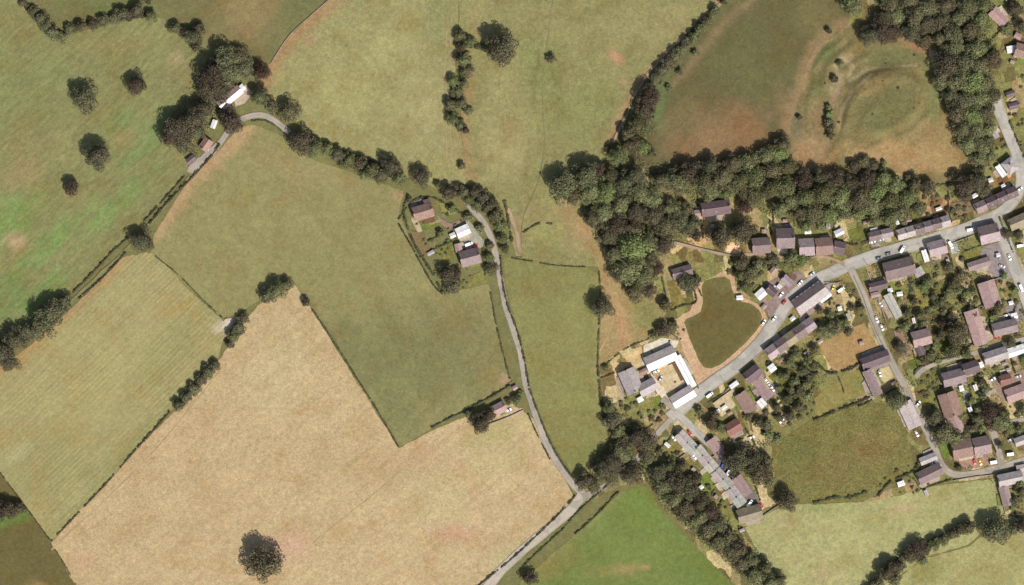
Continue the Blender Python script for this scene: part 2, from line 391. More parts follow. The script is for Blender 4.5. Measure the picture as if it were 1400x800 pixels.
def sheet(name, poly, base, mat, blobs=(), edge=None, step=3.0, z=None, amp=0.5, extra=False):
    """a ground sheet filling a photo-space polygon; blobs = (x,y,rx,ry,angle,(r,g,b),amount) dry or lush patches"""
    P = ARR(poly); W = wobble(P, amp, step)
    lift = getattr(sheet, 'L', (0, 0, 0)); sheet.L = (0, 0, 0)
    TL = lambda c: T(c[0]+lift[0], c[1]+lift[1], c[2]+lift[2])
    x0, y0 = P.min(0); x1, y1 = P.max(0)
    gx, gy = np.meshgrid(np.arange(x0, x1, step), np.arange(y0, y1, step)); gx = gx.ravel(); gy = gy.ravel()
    gx = gx+RNG.uniform(-.25, .25, gx.shape)*step; gy = gy+RNG.uniform(-.25, .25, gy.shape)*step
    ok = inside(gx, gy, W); gx = gx[ok]; gy = gy[ok]
    ok = polydist(gx, gy, P, True) > step*0.55+amp; gx = gx[ok]; gy = gy[ok]
    vs = [Vector(p) for p in W]+[Vector((a, b)) for a, b in zip(gx, gy)]
    n = len(W)
    r = delaunay_2d_cdt(vs, [(i, (i+1) % n) for i in range(n)], [], 1, 1e-4)
    V2 = np.array([tuple(v) for v in r[0]]); F = np.array([f if len(f) == 3 else f[:3] for f in r[2]])
    X, Y = V2[:, 0], V2[:, 1]
    FIDX[0] += 1
    zz = (0.03+0.004*FIDX[0]) if z is None else z
    Z = h0(X, Y)+zz+(earth(X, Y) if extra else 0)
    a = V2[F[:, 0]]; b = V2[F[:, 1]]; c = V2[F[:, 2]]
    cr = (b[:, 0]-a[:, 0])*(c[:, 1]-a[:, 1])-(b[:, 1]-a[:, 1])*(c[:, 0]-a[:, 0])
    F[cr < 0] = F[cr < 0][:, ::-1]
    C = np.tile(np.array(TL(base)), (len(V2), 1))
    for bl in blobs:
        bx, by, rx, ry, ang, bc, am = bl
        cx, cy = PX(bx, by); an = math.radians(ang); dx = X-cx; dy = Y-cy
        u = (dx*math.cos(an)+dy*math.sin(an))/(rx*S); v = (-dx*math.sin(an)+dy*math.cos(an))/(ry*S)
        rr = np.sqrt(u*u+v*v) + 0.12*np.sin(X*0.21+Y*0.13)+0.1*np.sin(X*0.47-Y*0.39)
        wgt = (am*(1-sstep(0.35, 1.15, rr)))[:, None]
        C = C*(1-wgt)+np.array(TL(bc))*wgt
    if edge:
        for (line, wd, ec, am) in edge:
            d = polydist(X, Y, ARR(line) if line else P, line is None)
            d = d*(1+0.35*np.sin(X*0.17+Y*0.23)*np.sin(Y*0.31))
            wgt = (am*(1-sstep(0.15, 1.0, d/(wd*S))))[:, None]
            C = C*(1-wgt)+np.array(TL(ec))*wgt
    V = np.stack([X, Y, Z], 1)
    o = link(name, mesh_np(name, V, F, [mat], C, smooth=True)); tag(o, kind='structure')
    return o

RD = (176,134,98)   # parched reddish edge
# --- fields
sheet.L = (3, 6, 6); sheet('parkland', [(-90,-90),(0,-20),(20,-8),(50,25),(82,50),(130,38),(210,20),(265,45),(310,85),(300,140),(265,200),(255,235),(200,298),(175,322),(130,365),(95,402),(45,450),(0,487),(-90,565)],
  (139,136,90), MAT_FIELD_STREAK,
  [(15,300,60,35,45,(124,152,84),.65),(60,340,100,18,42,(124,150,84),.65),(150,290,110,16,45,(126,148,84),.6),(60,400,60,18,42,(122,146,82),.6),(200,190,60,22,50,(118,142,84),.6),(160,170,35,20,40,(122,143,86),.5),
   (10,410,50,30,40,(112,134,76),.6),(30,235,38,25,40,(168,145,104),.6),(20,330,16,20,60,(188,160,125),.8),(60,200,80,50,20,(150,140,95),.5),(40,120,90,60,10,(136,140,90),.5),(245,100,28,30,0,(150,138,95),.5),(240,80,18,10,0,(172,150,112),.6),(160,60,90,22,5,(150,140,92),.5),(170,190,30,18,0,(158,144,98),.5),(250,210,20,20,0,(150,140,94),.6),(100,340,40,18,42,(145,140,92),.55)])
sheet.L = (6, 6, 8); sheet('upper_pasture', [(-90,-90),(0,-20),(20,-8),(50,25),(82,50),(130,38),(210,20),(265,45),(310,85),(365,92),(395,50),(450,0),(525,-90)],
  (122,118,76), MAT_FIELD, [(340,15,60,50,30,(158,134,92),.55),(300,60,40,20,0,(140,130,84),.6),(150,5,90,20,0,(112,122,70),.6),(410,5,50,20,45,(108,116,70),.6)])
sheet.L = (2, 3, 6); sheet('pale_meadow', [(450,0),(395,50),(366,90),(350,125),(400,160),(420,185),(480,212),(560,243),(600,258),(638,252),(632,190),(622,160),(622,100),(626,50),(628,-90),(525,-90)],
  (161,155,103), MAT_FIELD_MOTT, [(540,60,70,40,30,(170,165,112),.5),(470,120,60,40,30,(166,158,104),.5),(600,20,30,60,0,(140,142,92),.6),(580,150,40,60,0,(175,165,115),.5),(425,55,10,10,0,(180,145,115),.6),(480,10,50,20,45,(150,146,98),.5),(600,230,40,20,0,(158,152,96),.5)],
  edge=[([(450,0),(395,50),(366,90),(352,120)],26,(172,138,98),.85),([(626,50),(622,160),(636,250)],12,(165,148,105),.5)])
sheet.L = (6, 8, 10); sheet('centre_meadow', [(628,-90),(628,60),(632,190),(638,252),(675,265),(697,310),(705,352),(790,364),(822,365),(800,290),(765,250),(820,235),(832,200),(850,160),(878,115),(950,40),(1000,-8),(1065,-90)],
  (146,140,90), MAT_FIELD_MOTT, [(690,200,50,60,0,(168,156,106),.7),(680,120,30,50,0,(160,150,100),.6),(790,150,70,50,20,(138,140,84),.6),(842,78,14,8,-50,(196,140,112),.95),(850,110,8,6,0,(185,140,108),.5),(870,40,60,40,30,(156,148,98),.5),(740,90,40,50,0,(132,138,82),.6),(920,30,50,18,45,(160,148,100),.6),(790,310,30,50,30,(172,146,104),.7),(740,320,40,20,0,(160,156,96),.6),(750,30,60,20,0,(150,140,95),.5),(655,30,20,50,0,(164,148,100),.5),(745,290,50,18,0,(165,145,98),.4)],
  edge=[([(1000,-8),(950,40),(878,115),(850,160),(835,200)],12,(182,146,106),.8),([(634,100),(634,190),(640,252)],16,(170,140,98),.65),([(738,60),(725,180),(712,300)],3,(118,112,72),.5),([(712,300),(700,350)],8,(176,150,110),.5)])
sheet.L = (0, 0, 4); sheet('copper_pasture', [(1065,-90),(1003,-8),(955,40),(884,115),(862,190),(862,230),(900,245),(1075,210),(1088,160),(1098,125),(1105,90),(1117,64),(1160,32),(1180,-90)],
  (112,108,70), MAT_FIELD, [(985,195,95,45,8,(152,124,88),.85),(935,160,50,30,30,(136,122,80),.6),(1010,160,60,30,0,(145,116,80),.6),(1050,100,60,50,0,(112,112,68),.6),(1000,60,50,50,0,(112,112,70),.5),(900,140,14,50,-15,(110,130,76),.7),(1120,20,40,40,0,(128,116,72),.6),(1075,150,15,50,10,(150,124,88),.5)],
  edge=[([(1160,32),(1117,64),(1103,95),(1096,125),(1080,180)],16,(170,142,104),.7),([(1040,-8),(1000,22),(965,60),(940,95),(915,120)],9,(154,132,94),.6),([(1003,-8),(955,40),(884,115)],12,(125,124,80),.6)])
sheet.L = (6, 8, 12); sheet('castle_mound', CASTLE, (132,120,76), MAT_MOUND,
  [(1205,150,60,45,25,(114,112,66),.75),(1250,215,110,28,-5,(178,146,98),.85),(1110,215,40,40,0,(170,138,98),.8),(1300,190,40,60,0,(168,142,92),.6),(1255,62,40,10,-25,(172,130,92),.85),(1220,80,50,16,0,(108,112,66),.7),(1160,80,16,8,40,(168,144,104),.7),(1130,75,22,12,40,(104,112,62),.8),(1118,115,14,25,0,(112,112,66),.7),(1120,165,25,30,0,(148,120,84),.6),(1090,170,10,25,0,(118,110,84),.6),(1190,120,30,10,30,(150,130,84),.6),(1185,215,30,14,0,(180,150,104),.6),(1142,120,10,25,0,(168,150,112),.6),(1275,140,14,50,10,(128,132,78),.7),(1265,180,40,14,20,(160,130,86),.5)],
  edge=[([(1146,180),(1150,155),(1164,125),(1190,103)],3,(190,172,128),.8),([(1160,112),(1185,96),(1215,92),(1252,90)],3,(182,166,122),.75),([(1142,90),(1150,112),(1140,140),(1134,150)],7,(176,152,116),.6),([(1150,78),(1166,90),(1160,104)],3,(190,172,130),.6),([(1160,32),(1117,64),(1103,95),(1096,125)],6,(172,140,104),.6)], step=1.3, extra=True)
sheet.L = (7, 9, 15); sheet('olive_field', [(345,170),(390,187),(402,208),(450,226),(520,250),(552,262),(545,292),(566,340),(590,385),(606,402),(668,388),(676,430),(688,480),(698,522),(640,560),(590,586),(545,612),(522,580),(480,508),(424,418),(402,385),(352,412),(325,430),(303,435),(250,387),(205,347),(212,318),(262,240),(300,205),(325,175)],
  (145,138,86), MAT_FIELD, [(520,500,140,90,20,(127,124,74),.85),(600,490,110,80,0,(128,125,76),.8),(540,570,40,40,0,(122,120,72),.6),(430,370,80,50,20,(142,136,82),.5),(430,230,120,30,-15,(156,142,92),.5),(620,440,60,20,5,(132,126,78),.5),(440,470,60,40,0,(120,116,70),.5),(552,268,16,12,0,(185,145,110),.6),(690,520,12,10,0,(186,150,118),.7)],
  edge=[([(345,172),(300,208),(262,243),(212,320)],20,(186,152,108),.8),([(424,418),(480,508),(545,612)],10,(120,118,70),.55),([(345,170),(402,208),(550,262)],10,(140,138,84),.5)])
sheet.L = (6, 8, 12); sheet('mown_field', [(200,345),(215,350),(250,388),(303,437),(330,432),(303,470),(298,490),(235,560),(190,610),(150,655),(110,700),(70,741),(35,692),(0,645),(-90,560),(-90,552),(0,502),(45,470),(100,420),(168,352)],
  (164,154,102), MAT_FIELD_STRIPE, [(60,640,70,70,40,(150,144,92),.6),(230,480,90,30,50,(148,144,90),.6),(120,500,90,70,40,(168,160,106),.5),(312,440,14,12,20,(222,205,185),.95),(298,448,12,8,30,(205,190,160),.7),(160,630,80,25,45,(146,144,92),.5),(20,620,30,20,40,(180,176,125),.4)],
  edge=[([(-60,545),(0,503),(100,422),(168,354)],12,(178,142,96),.7),([(298,490),(190,610),(70,741)],14,(146,144,88),.6),([(205,348),(303,437)],6,(150,142,92),.5)])
sheet.L = (17, 18, 25); sheet('tan_field', [(402,388),(352,418),(335,438),(303,488),(240,560),(190,612),(70,742),(103,800),(150,890),(600,890),(652,805),(700,768),(735,733),(786,682),(755,625),(728,572),(700,552),(640,568),(590,589),(545,613),(480,510),(424,420)],
  (184,161,113), MAT_TAN, [(400,470,50,40,0,(178,160,108),.5),(380,520,60,60,0,(188,170,120),.5),(620,730,35,16,0,(186,140,112),.55),(390,750,40,30,0,(196,160,126),.8),(560,640,70,25,30,(170,146,100),.5),(680,620,60,40,0,(172,158,104),.6),(600,680,60,50,0,(178,164,112),.5),(300,690,60,60,0,(178,152,106),.4),(450,620,50,40,0,(176,154,108),.5),(250,600,60,50,40,(188,160,112),.4),(680,590,60,16,20,(158,152,92),.6),(560,625,50,18,20,(182,150,108),.5),(690,760,30,15,40,(176,166,112),.6),(110,770,25,20,0,(192,156,116),.6),(500,520,20,60,30,(180,154,106),.5),(200,680,60,40,40,(180,156,108),.5)],
  edge=[([(424,420),(480,510),(545,613)],9,(188,160,112),.5),([(70,742),(240,560),(303,488)],8,(180,146,104),.6)])
sheet.L = (4, 4, 6); sheet('corner_pasture', [(-90,565),(0,648),(35,694),(70,743),(103,800),(150,890),(-90,890)], (112,104,62), MAT_FIELD, [(10,710,40,14,15,(104,138,66),.8),(50,800,20,8,0,(166,146,96),.7),(30,760,60,50,0,(106,100,60),.5)])
sheet.L = (5, 7, 8); sheet('lane_side_field', [(688,352),(712,353),(800,365),(818,375),(820,420),(817,500),(822,560),(832,600),(806,638),(788,655),(760,612),(738,570),(720,510),(705,440),(691,390)],
  (138,134,82), MAT_FIELD, [(760,450,45,90,0,(142,138,86),.5),(800,560,20,60,0,(140,138,82),.5),(720,380,30,20,0,(136,136,82),.5),(790,620,30,20,0,(128,134,76),.5)],
  edge=[([(820,375),(817,500),(822,560),(832,600)],9,(160,150,98),.5)])
sheet.L = (10, 10, 12); sheet('dry_slope', [(760,285),(790,280),(826,335),(850,365),(862,395),(880,400),(905,400),(906,455),(860,474),(828,500),(818,500),(822,420),(820,372),(812,352)],
  (158,140,92), MAT_EARTH, [(830,400,14,60,0,(172,142,98),.7),(850,440,10,50,10,(182,144,104),.8),(885,430,26,30,0,(130,130,76),.85),(800,310,16,30,-30,(178,148,106),.7),(835,470,16,25,0,(164,140,96),.6)])
sheet.L = (4, 4, 4); sheet('village_gardens', [(820,500),(860,472),(906,454),(905,400),(862,395),(850,365),(826,335),(800,290),(765,250),(820,235),(862,215),(900,245),(1000,225),(1075,210),(1082,250),(1140,240),(1230,236),(1300,262),(1345,244),(1322,195),(1268,95),(1270,58),(1190,42),(1160,32),(1180,-90),(1490,-90),(1490,710),(1375,703),(1365,652),(1280,662),(1200,685),(1180,685),(1252,652),(1246,620),(1230,555),(1180,548),(1110,572),(1055,608),(1060,668),(1068,690),(1045,705),(1012,722),(1075,820),(1040,860),(885,660),(845,665),(800,690),(790,660),(806,638),(832,600),(822,560)],
  (140,132,90), MAT_VILLAGE, [(905,520,40,30,0,(176,150,108),.6),(845,505,22,16,30,(160,140,94),.7),(880,480,20,10,25,(170,148,100),.6),(980,335,60,12,-8,(172,146,100),.8),(960,300,30,14,0,(150,140,88),.7),(900,320,30,8,0,(150,128,88),.5),(935,350,30,14,0,(150,128,84),.7),(1000,340,10,6,0,(206,170,128),.8),(1350,10,60,30,0,(100,118,60),.5),(1385,150,20,50,0,(132,122,74),.7),(1300,280,50,14,10,(150,124,88),.7),(1280,275,20,10,0,(168,132,96),.6),(1365,248,30,7,15,(168,112,80),.7),(1120,485,20,10,0,(150,138,90),.5),(1065,330,6,8,0,(160,140,90),.7),(1080,302,8,8,0,(160,140,90),.6),(1090,520,30,40,0,(122,120,68),.6),(1350,600,50,30,10,(140,128,94),.5),(1360,400,50,60,10,(130,118,84),.4),(1390,630,30,10,10,(176,158,128),.7),(1230,660,30,8,20,(140,120,84),.5)])
sheet.L = (18, 18, 20); sheet('pub_field_margin', [(946,392),(962,385),(985,372),(1003,378),(1006,395),(1015,406),(1036,415),(1047,430),(1046,448),(1022,480),(985,510),(962,530),(955,528),(945,505),(932,475),(923,437),(944,424),(948,415)],
  (192,160,124), MAT_EARTH, [(950,480,10,50,-20,(196,162,124),.5),(1020,490,30,6,40,(206,180,144),.6),(985,378,20,8,0,(170,140,98),.6)], step=2.0)
sheet.L = (2, 1, 5); sheet('triangle_field', [(959,392),(963,384),(975,380),(990,378),(998,383),(1001,396),(1005,406),(1014,412),(1028,416),(1038,424),(1042,434),(1040,443),(1030,457),(1015,473),(998,488),(984,499),(972,504),(962,502),(955,492),(948,476),(941,458),(935,441),(938,436),(950,431),(958,426),(961,412)],
  (112,104,60), MAT_FIELD, [(985,390,20,10,0,(126,120,74),.6)], edge=[(None, 5, (124,126,74), .6)], step=2.0, amp=0.2)
sheet.L = (25, 22, 22); sheet('bright_green_field', [(884,664),(905,700),(948,745),(1008,803),(1060,890),(690,890),(712,795),(770,745),(850,672)],
  (98,116,54), MAT_FIELD, [(855,778,22,6,8,(168,132,100),.9),(882,776,10,4,5,(172,130,94),.9),(840,780,50,14,5,(118,118,64),.7),(778,790,6,5,0,(110,104,70),.8),(880,700,50,40,0,(96,122,52),.5),(760,770,40,20,30,(122,118,68),.6),(960,780,40,30,0,(92,118,50),.6),(800,730,60,30,30,(104,120,58),.4)],
  edge=[([(850,672),(770,745),(712,795)],10,(136,128,80),.5)])
sheet.L = (16, 20, 24); sheet('long_meadow', [(1018,722),(1045,705),(1072,690),(1110,688),(1182,686),(1210,682),(1280,664),(1362,654),(1373,700),(1322,745),(1262,762),(1200,810),(1150,890),(1095,890),(1055,790)],
  (160,154,98), MAT_FIELD_MOTT, [(1120,760,60,40,0,(166,158,104),.5),(1235,695,30,8,10,(180,150,108),.6),(1350,680,30,20,0,(150,156,92),.6),(1130,695,40,8,0,(130,138,76),.6),(1075,715,20,10,0,(172,146,106),.5),(1130,785,20,14,0,(176,150,110),.5),(1250,720,60,20,20,(162,158,98),.5)])
sheet.L = (14, 16, 20); sheet('corner_meadow', [(1150,890),(1200,812),(1262,764),(1325,747),(1375,702),(1400,712),(1490,705),(1490,890)], (158,152,96), MAT_FIELD_MOTT, [(1270,780,40,20,20,(140,142,80),.6)])
sheet.L = (14, 14, 12); sheet('rough_ground', [(1055,610),(1110,574),(1180,550),(1230,557),(1243,620),(1248,650),(1200,668),(1180,685),(1110,690),(1072,672),(1056,640)],
  (122,116,66), MAT_ROUGH, [(1180,575,40,16,0,(110,108,58),.5),(1140,640,40,30,0,(128,108,68),.5),(1190,610,40,30,0,(132,108,68),.6),(1090,620,30,30,0,(102,104,56),.6),(1170,670,40,14,0,(120,112,66),.5)], step=2.2)
sheet.L = (8, 8, 12); sheet('orange_paddock', [(1114,466),(1150,455),(1182,441),(1206,484),(1178,490),(1162,504),(1140,507)], (172,142,92), MAT_EARTH, [(1130,460,20,8,10,(150,132,84),.5),(1170,475,20,12,0,(178,142,98),.5)], step=2)
sheet.L = (8, 8, 10); sheet('paddock_strip', [(1113,545),(1140,525),(1160,510),(1178,505),(1190,535),(1150,552),(1118,570)], (146,136,78), MAT_EARTH, [(1170,525,14,12,0,(128,128,72),.7)], step=2)

# --- yards, lawns, forecourts
def patch(name, poly, c, mat=MAT_EARTH, z=None):
    P[0] += 1
    return sheet(name, poly, c, mat, step=1.6, z=0.16+0.004*P[0], amp=0.25)
P = [0]
GRASSL = [
 ('lawn',[(1208,386),(1222,381),(1230,383),(1240,398),(1222,413),(1210,402)],(138,146,78)),('lawn',[(1236,384),(1258,380),(1268,402),(1273,417),(1250,425),(1236,405)],(154,144,86)),
 ('lawn',[(1116,386),(1140,377),(1164,373),(1167,386),(1140,388)],(150,136,84)),('lawn',[(1100,420),(1115,413),(1128,425),(1118,440),(1104,442)],(148,136,88)),
 ('lawn',[(576,300),(597,294),(600,308),(575,316)],(124,138,72)),('lawn',[(596,335),(622,325),(628,350),(604,356)],(134,132,74)),('lawn',[(655,372),(666,365),(668,386),(640,392),(640,380)],(142,138,82)),
 ('lawn',[(956,645),(966,641),(980,662),(970,676),(960,660)],(124,140,68)),('lawn',[(905,608),(920,595),(933,618),(915,622)],(142,134,82)),('lawn',[(925,635),(950,625),(958,636),(945,650),(930,645)],(136,126,76)),
 ('lawn',[(1283,607),(1297,602),(1300,622),(1290,628)],(120,142,70)),('lawn',[(1240,645),(1255,635),(1262,640),(1250,652)],(128,140,70)),('lawn',[(1314,535),(1333,520),(1336,535),(1318,545)],(148,148,84)),
 ('lawn',[(1253,520),(1280,507),(1285,525),(1257,538)],(130,128,72)),('lawn',[(1258,545),(1275,540),(1284,556),(1268,562)],(140,138,78)),('lawn',[(1316,345),(1345,337),(1350,344),(1320,360)],(138,132,74)),('lawn',[(1280,455),(1290,445),(1300,470),(1288,480)],(118,128,66)),
 ('lawn',[(1370,395),(1385,390),(1388,402),(1374,406)],(140,132,76)),('lawn',[(1330,385),(1336,383),(1342,410),(1336,414)],(146,138,80)),('lawn',[(1078,425),(1087,420),(1094,428),(1080,434)],(158,140,98)),('lawn',[(890,545),(906,538),(912,555),(895,562)],(128,136,68)),
 ('lawn',[(912,385),(922,383),(934,410),(932,420),(920,422)],(142,130,78)),('lawn',[(935,408),(948,405),(950,415),(938,419)],(120,116,68)),('lawn',[(1100,485),(1110,475),(1118,482),(1110,495)],(140,138,74)),('lawn',[(1050,515),(1070,500),(1085,520),(1070,535)],(122,124,66)),
 ('lawn',[(1270,430),(1300,415),(1310,422),(1280,440)],(124,116,68)),('lawn',[(1343,430),(1358,425),(1360,440),(1350,452)],(126,122,68)),('lawn',[(1275,388),(1300,378),(1308,395),(1283,408)],(126,120,70)),('lawn',[(1240,495),(1255,488),(1258,500),(1245,505)],(114,122,60)),
 ('lawn',[(1235,290),(1262,285),(1262,298),(1240,300)],(130,130,66)),('lawn',[(1160,315),(1180,310),(1184,328),(1164,332)],(122,126,66)),('lawn',[(1140,350),(1158,348),(1156,358),(1135,366)],(150,136,86)),('lawn',[(1282,285),(1295,282),(1298,292),(1285,296)],(142,116,84)),
]
for nme, pl, c in GRASSL: patch(nme, pl, c, MAT_ROUGH)
YARD = [
 ('stable_yard',[(902,506),(920,497),(932,515),(938,526),(915,546),(904,530)],(216,198,160)),('gravel_apron',[(880,472),(905,462),(928,466),(925,474),(884,492),(886,505),(900,522),(912,536),(905,545),(893,528),(878,498)],(232,222,200)),
 ('gravel_drive',[(842,520),(850,512),(853,540),(850,560),(846,548)],(190,172,142)),('concrete_yard',[(974,551),(998,533),(1012,550),(986,570)],(212,196,160)),('stone_path',[(998,532),(1002,531),(1018,562),(1013,566)],(205,190,150)),
 ('car_park',[(1345,337),(1368,330),(1380,350),(1390,378),(1372,384),(1350,372),(1340,350)],(160,150,150)),('forecourt',[(1030,398),(1060,380),(1092,370),(1100,378),(1076,410),(1052,434),(1045,418)],(158,138,134)),('paved_yard',[(1122,392),(1140,385),(1145,392),(1128,410),(1118,408)],(170,158,162)),
 ('courtyard',[(1202,500),(1214,496),(1221,515),(1210,524),(1204,518)],(214,198,152)),('farm_yard',[(256,232),(262,222),(284,208),(296,198),(300,203),(270,236)],(205,192,184)),('farm_yard',[(318,128),(336,116),(346,128),(334,142),(322,146)],(204,186,168)),('hamlet_yard',[(626,308),(640,300),(652,316),(662,330),(660,340),(640,334),(626,326)],(178,176,158)),
 ('gravel_area',[(566,284),(572,282),(570,300),(578,316),(572,320),(562,300)],(196,184,150)),('gravel_path',[(596,292),(604,300),(616,306),(628,300),(632,306),(618,314),(604,308)],(160,140,124)),('lawn',[(600,278),(618,276),(624,292),(606,296)],(152,150,90)),('patio',[(586,304),(600,300),(602,304),(588,308)],(176,160,120)),('cottage_drive',[(690,566),(700,556),(716,558),(714,566),(695,574)],(200,178,146)),('paved_yard',[(1040,545),(1062,520),(1068,530),(1050,548)],(180,158,160)),('paved_yard',[(1222,452),(1236,458),(1246,478),(1238,490),(1228,470)],(170,142,128)),
 ('paved_yard',[(1305,628),(1350,622),(1352,636),(1318,642)],(180,148,132)),('paved_yard',[(1315,528),(1328,540),(1330,556),(1320,560)],(168,170,160)),('back_yard',[(965,630),(985,625),(1000,640),(1005,655),(985,650)],(132,124,122)),('back_yard',[(1002,668),(1020,655),(1042,690),(1022,694)],(136,126,124)),
 ('paved_yard',[(1355,520),(1400,505),(1420,540),(1370,550)],(166,142,128)),('front_gardens',[(990,670),(998,668),(1010,690),(1002,698)],(196,166,140)),('patio',[(1296,330),(1306,328),(1314,345),(1302,348)],(190,196,182)),('back_yard',[(1288,345),(1262,355),(1270,362),(1300,352)],(150,130,112)),
 ('back_yard',[(1300,278),(1330,272),(1334,288),(1306,296)],(150,128,100)),('paved_yard',[(1060,560),(1072,560),(1078,580),(1066,585)],(178,150,120)),('allotment',[(560,315),(576,318),(590,345),(578,350)],(140,124,90)),('paved_yard',[(1372,420),(1395,412),(1400,440),(1385,440)],(158,148,148)),
]
for nme, pl, c in YARD: patch(nme, pl, c)

# ------------------------------------------------------------------ roads
def smooth_line(pts, step=2.0):
    P_ = ARR(pts); out = []
    n = len(P_)
    for i in range(n-1):
        p0 = P_[max(i-1, 0)]; p1 = P_[i]; p2 = P_[i+1]; p3 = P_[min(i+2, n-1)]
        k = max(2, int(np.hypot(*(p2-p1))/step))
        for j in range(k):
            t = j/k
            out.append(0.5*((2*p1)+(-p0+p2)*t+(2*p0-5*p1+4*p2-p3)*t*t+(-p0+3*p1-3*p2+p3)*t**3))
    out.append(P_[-1]); return np.array(out)
ROADS = []
RZ = [0]; RINFO = []
def road(name, pts, wpx, mat, jag=0.15, kerb=False):
    L = smooth_line(pts); T_ = np.gradient(L, axis=0); T_ /= np.linalg.norm(T_, axis=1)[:, None]+1e-9
    Nn = np.stack([-T_[:, 1], T_[:, 0]], 1)
    RZ[0] += 1; z = (0.15+0.002*RZ[0]-0.04) if jag == 0.12 else 0.34+0.005*RZ[0]
    hw = wpx*S/2; n = len(L)
    s = np.arange(n); jl = jag*(np.sin(s*0.7)+np.sin(s*0.31+1)+RNG.uniform(-.6,.6,n)); jr = jag*(np.sin(s*0.57+2)+np.sin(s*0.23)+RNG.uniform(-.6,.6,n))
    offs = [-1, -0.7, -0.35, 0, 0.35, 0.7, 1]; V = []; C = []
    for k, o in enumerate(offs):
        e = (hw+ (jl if o < 0 else jr)*(1 if abs(o) == 1 else 0))*o
        Q = L+Nn*np.reshape(e*np.ones(n), (n, 1)); V.append(np.column_stack([Q, h0(Q[:, 0], Q[:, 1])+z])); C.append(np.full((n, 3), (o+1)/2))
    # skirts so that the edge meets the ground
    for o in (-1, 1):
        Q = V[0 if o < 0 else len(offs)-1].copy(); Q[:, 2] -= z+0.05; Q[:, :2] += Nn*0.15*o
        V.append(Q); C.append(np.full((n, 3), (o+1)/2))
    V = np.concatenate(V); C = np.concatenate(C); F = []
    i = np.arange(n-1)
    for k in range(len(offs)-1): F.append(np.stack([k*n+i, k*n+i+1, (k+1)*n+i+1, (k+1)*n+i], 1)[:, ::-1])
    m = len(offs)
    F.append(np.stack([m*n+i, m*n+i+1, i+1, i], 1)[:, ::-1]); F.append(np.stack([(m-1)*n+i, (m-1)*n+i+1, (m+1)*n+i+1, (m+1)*n+i], 1)[:, ::-1])
    o = link(name, mesh_np(name, V, np.concatenate(F), [mat], C, smooth=False)); tag(o, kind='structure')
    ROADS.append((L, hw))
    RINFO.append((o, L, Nn, hw, z, kerb))
    return o
road('village_street', [(915,572),(930,560),(945,547),(970,526),(1010,498),(1040,468),(1062,437),(1084,407),(1110,387),(1150,367),(1190,352),(1260,332),(1320,314),(1352,299)], 16.5, M_ASPH, kerb=True)
road('upper_road', [(1350,300),(1375,286),(1393,262),(1396,235),(1388,205),(1376,175),(1366,150),(1362,128)], 14.5, M_ASPH, kerb=True)
road('right_road', [(1355,298),(1368,315),(1380,345),(1394,382),(1412,430),(1430,470)], 16, M_ASPH, kerb=True)
road('side_road', [(1163,366),(1180,402),(1195,440),(1212,482),(1235,525),(1252,560),(1272,600),(1287,634),(1303,648),(1330,648),(1365,640),(1420,624),(1480,610)], 9.5, M_LANE)
road('terrace_road', [(922,564),(935,574),(948,586),(962,600),(975,612),(988,630),(1000,648),(1012,668),(1030,690)], 10, M_ASPH)
road('access_road', [(1252,516),(1262,505),(1290,494),(1325,485),(1365,472),(1410,462)], 6, M_LANE)
road('close_road', [(1358,590),(1365,615),(1370,640)], 9, M_LANE)
road('close_road', [(1352,590),(1380,578),(1420,570)], 5, M_LANE)
road('east_lane', [(1340,540),(1380,528),(1430,512)], 6, M_LANE)
road('country_lane', [(636,272),(648,288),(660,303),(670,322),(677,345),(683,375),(689,410),(700,445),(712,485),(719,525),(733,570),(753,618),(778,656),(798,677)], 8.5, M_LANE)
road('lower_lane', [(800,672),(785,692),(760,715),(720,748),(690,775),(665,805),(630,850)], 13, M_PALE)
road('wooded_lane', [(796,680),(822,668),(845,652),(868,630),(895,598),(918,572)], 8, M_LANE)
road('farm_drive', [(258,236),(280,214),(300,196),(318,172),(338,160),(360,158),(382,170),(396,182)], 8, M_LANE)
road('meadow_track', [(694,285),(702,305),(707,325),(711,348)], 5, M_TRACK, 0.5)
road('cottage_track', [(898,328),(930,334),(960,341),(1000,348),(1045,349),(1090,354),(1130,352),(1155,362)], 4, M_TRACK, 0.3)
road('field_path', [(1000,-10),(952,35),(905,78),(872,122),(855,160),(838,195)], 3.5, M_TRACK, 0.3)
road('green_track', [(-60,540),(0,493),(60,446),(100,410),(150,363),(200,312),(262,237)], 4, road_mat('grassy_track', T(140,136,88), 0.15), 0.3)
road('farm_entrance', [(905,545),(925,560)], 8, M_LANE)

for (o, L, Nn, hw, z, kb) in RINFO:
    if not kb: continue
    for sd in (-1, 1):
        a = L+Nn*(hw+0.05)*sd; b = L+Nn*(hw+0.35)*sd; ok = np.ones(len(L), bool)
        for L2, hw2 in ROADS:
            if L2 is L: continue
            ok &= polydist(a[:, 0], a[:, 1], L2) > hw2+0.5
        run = []
        for i in range(len(L)+1):
            if i < len(L) and ok[i]: run.append(i); continue
            if len(run) > 2:
                A = a[run]; B = b[run]; n = len(run); zz = h0(A[:, 0], A[:, 1])+z+0.12
                K = np.concatenate([np.column_stack([A, zz-0.4]), np.column_stack([A, zz]), np.column_stack([B, zz]), np.column_stack([B, zz-0.6])])
                q_ = np.arange(n-1); F = np.concatenate([np.stack([q*n+q_, q*n+q_+1, (q+1)*n+q_+1, (q+1)*n+q_], 1) for q in range(3)])
                if sd > 0: F = F[:, ::-1]
                link('kerb', mesh_np('kerb', K, F, [M_CONC]), parent=o)
            run = []
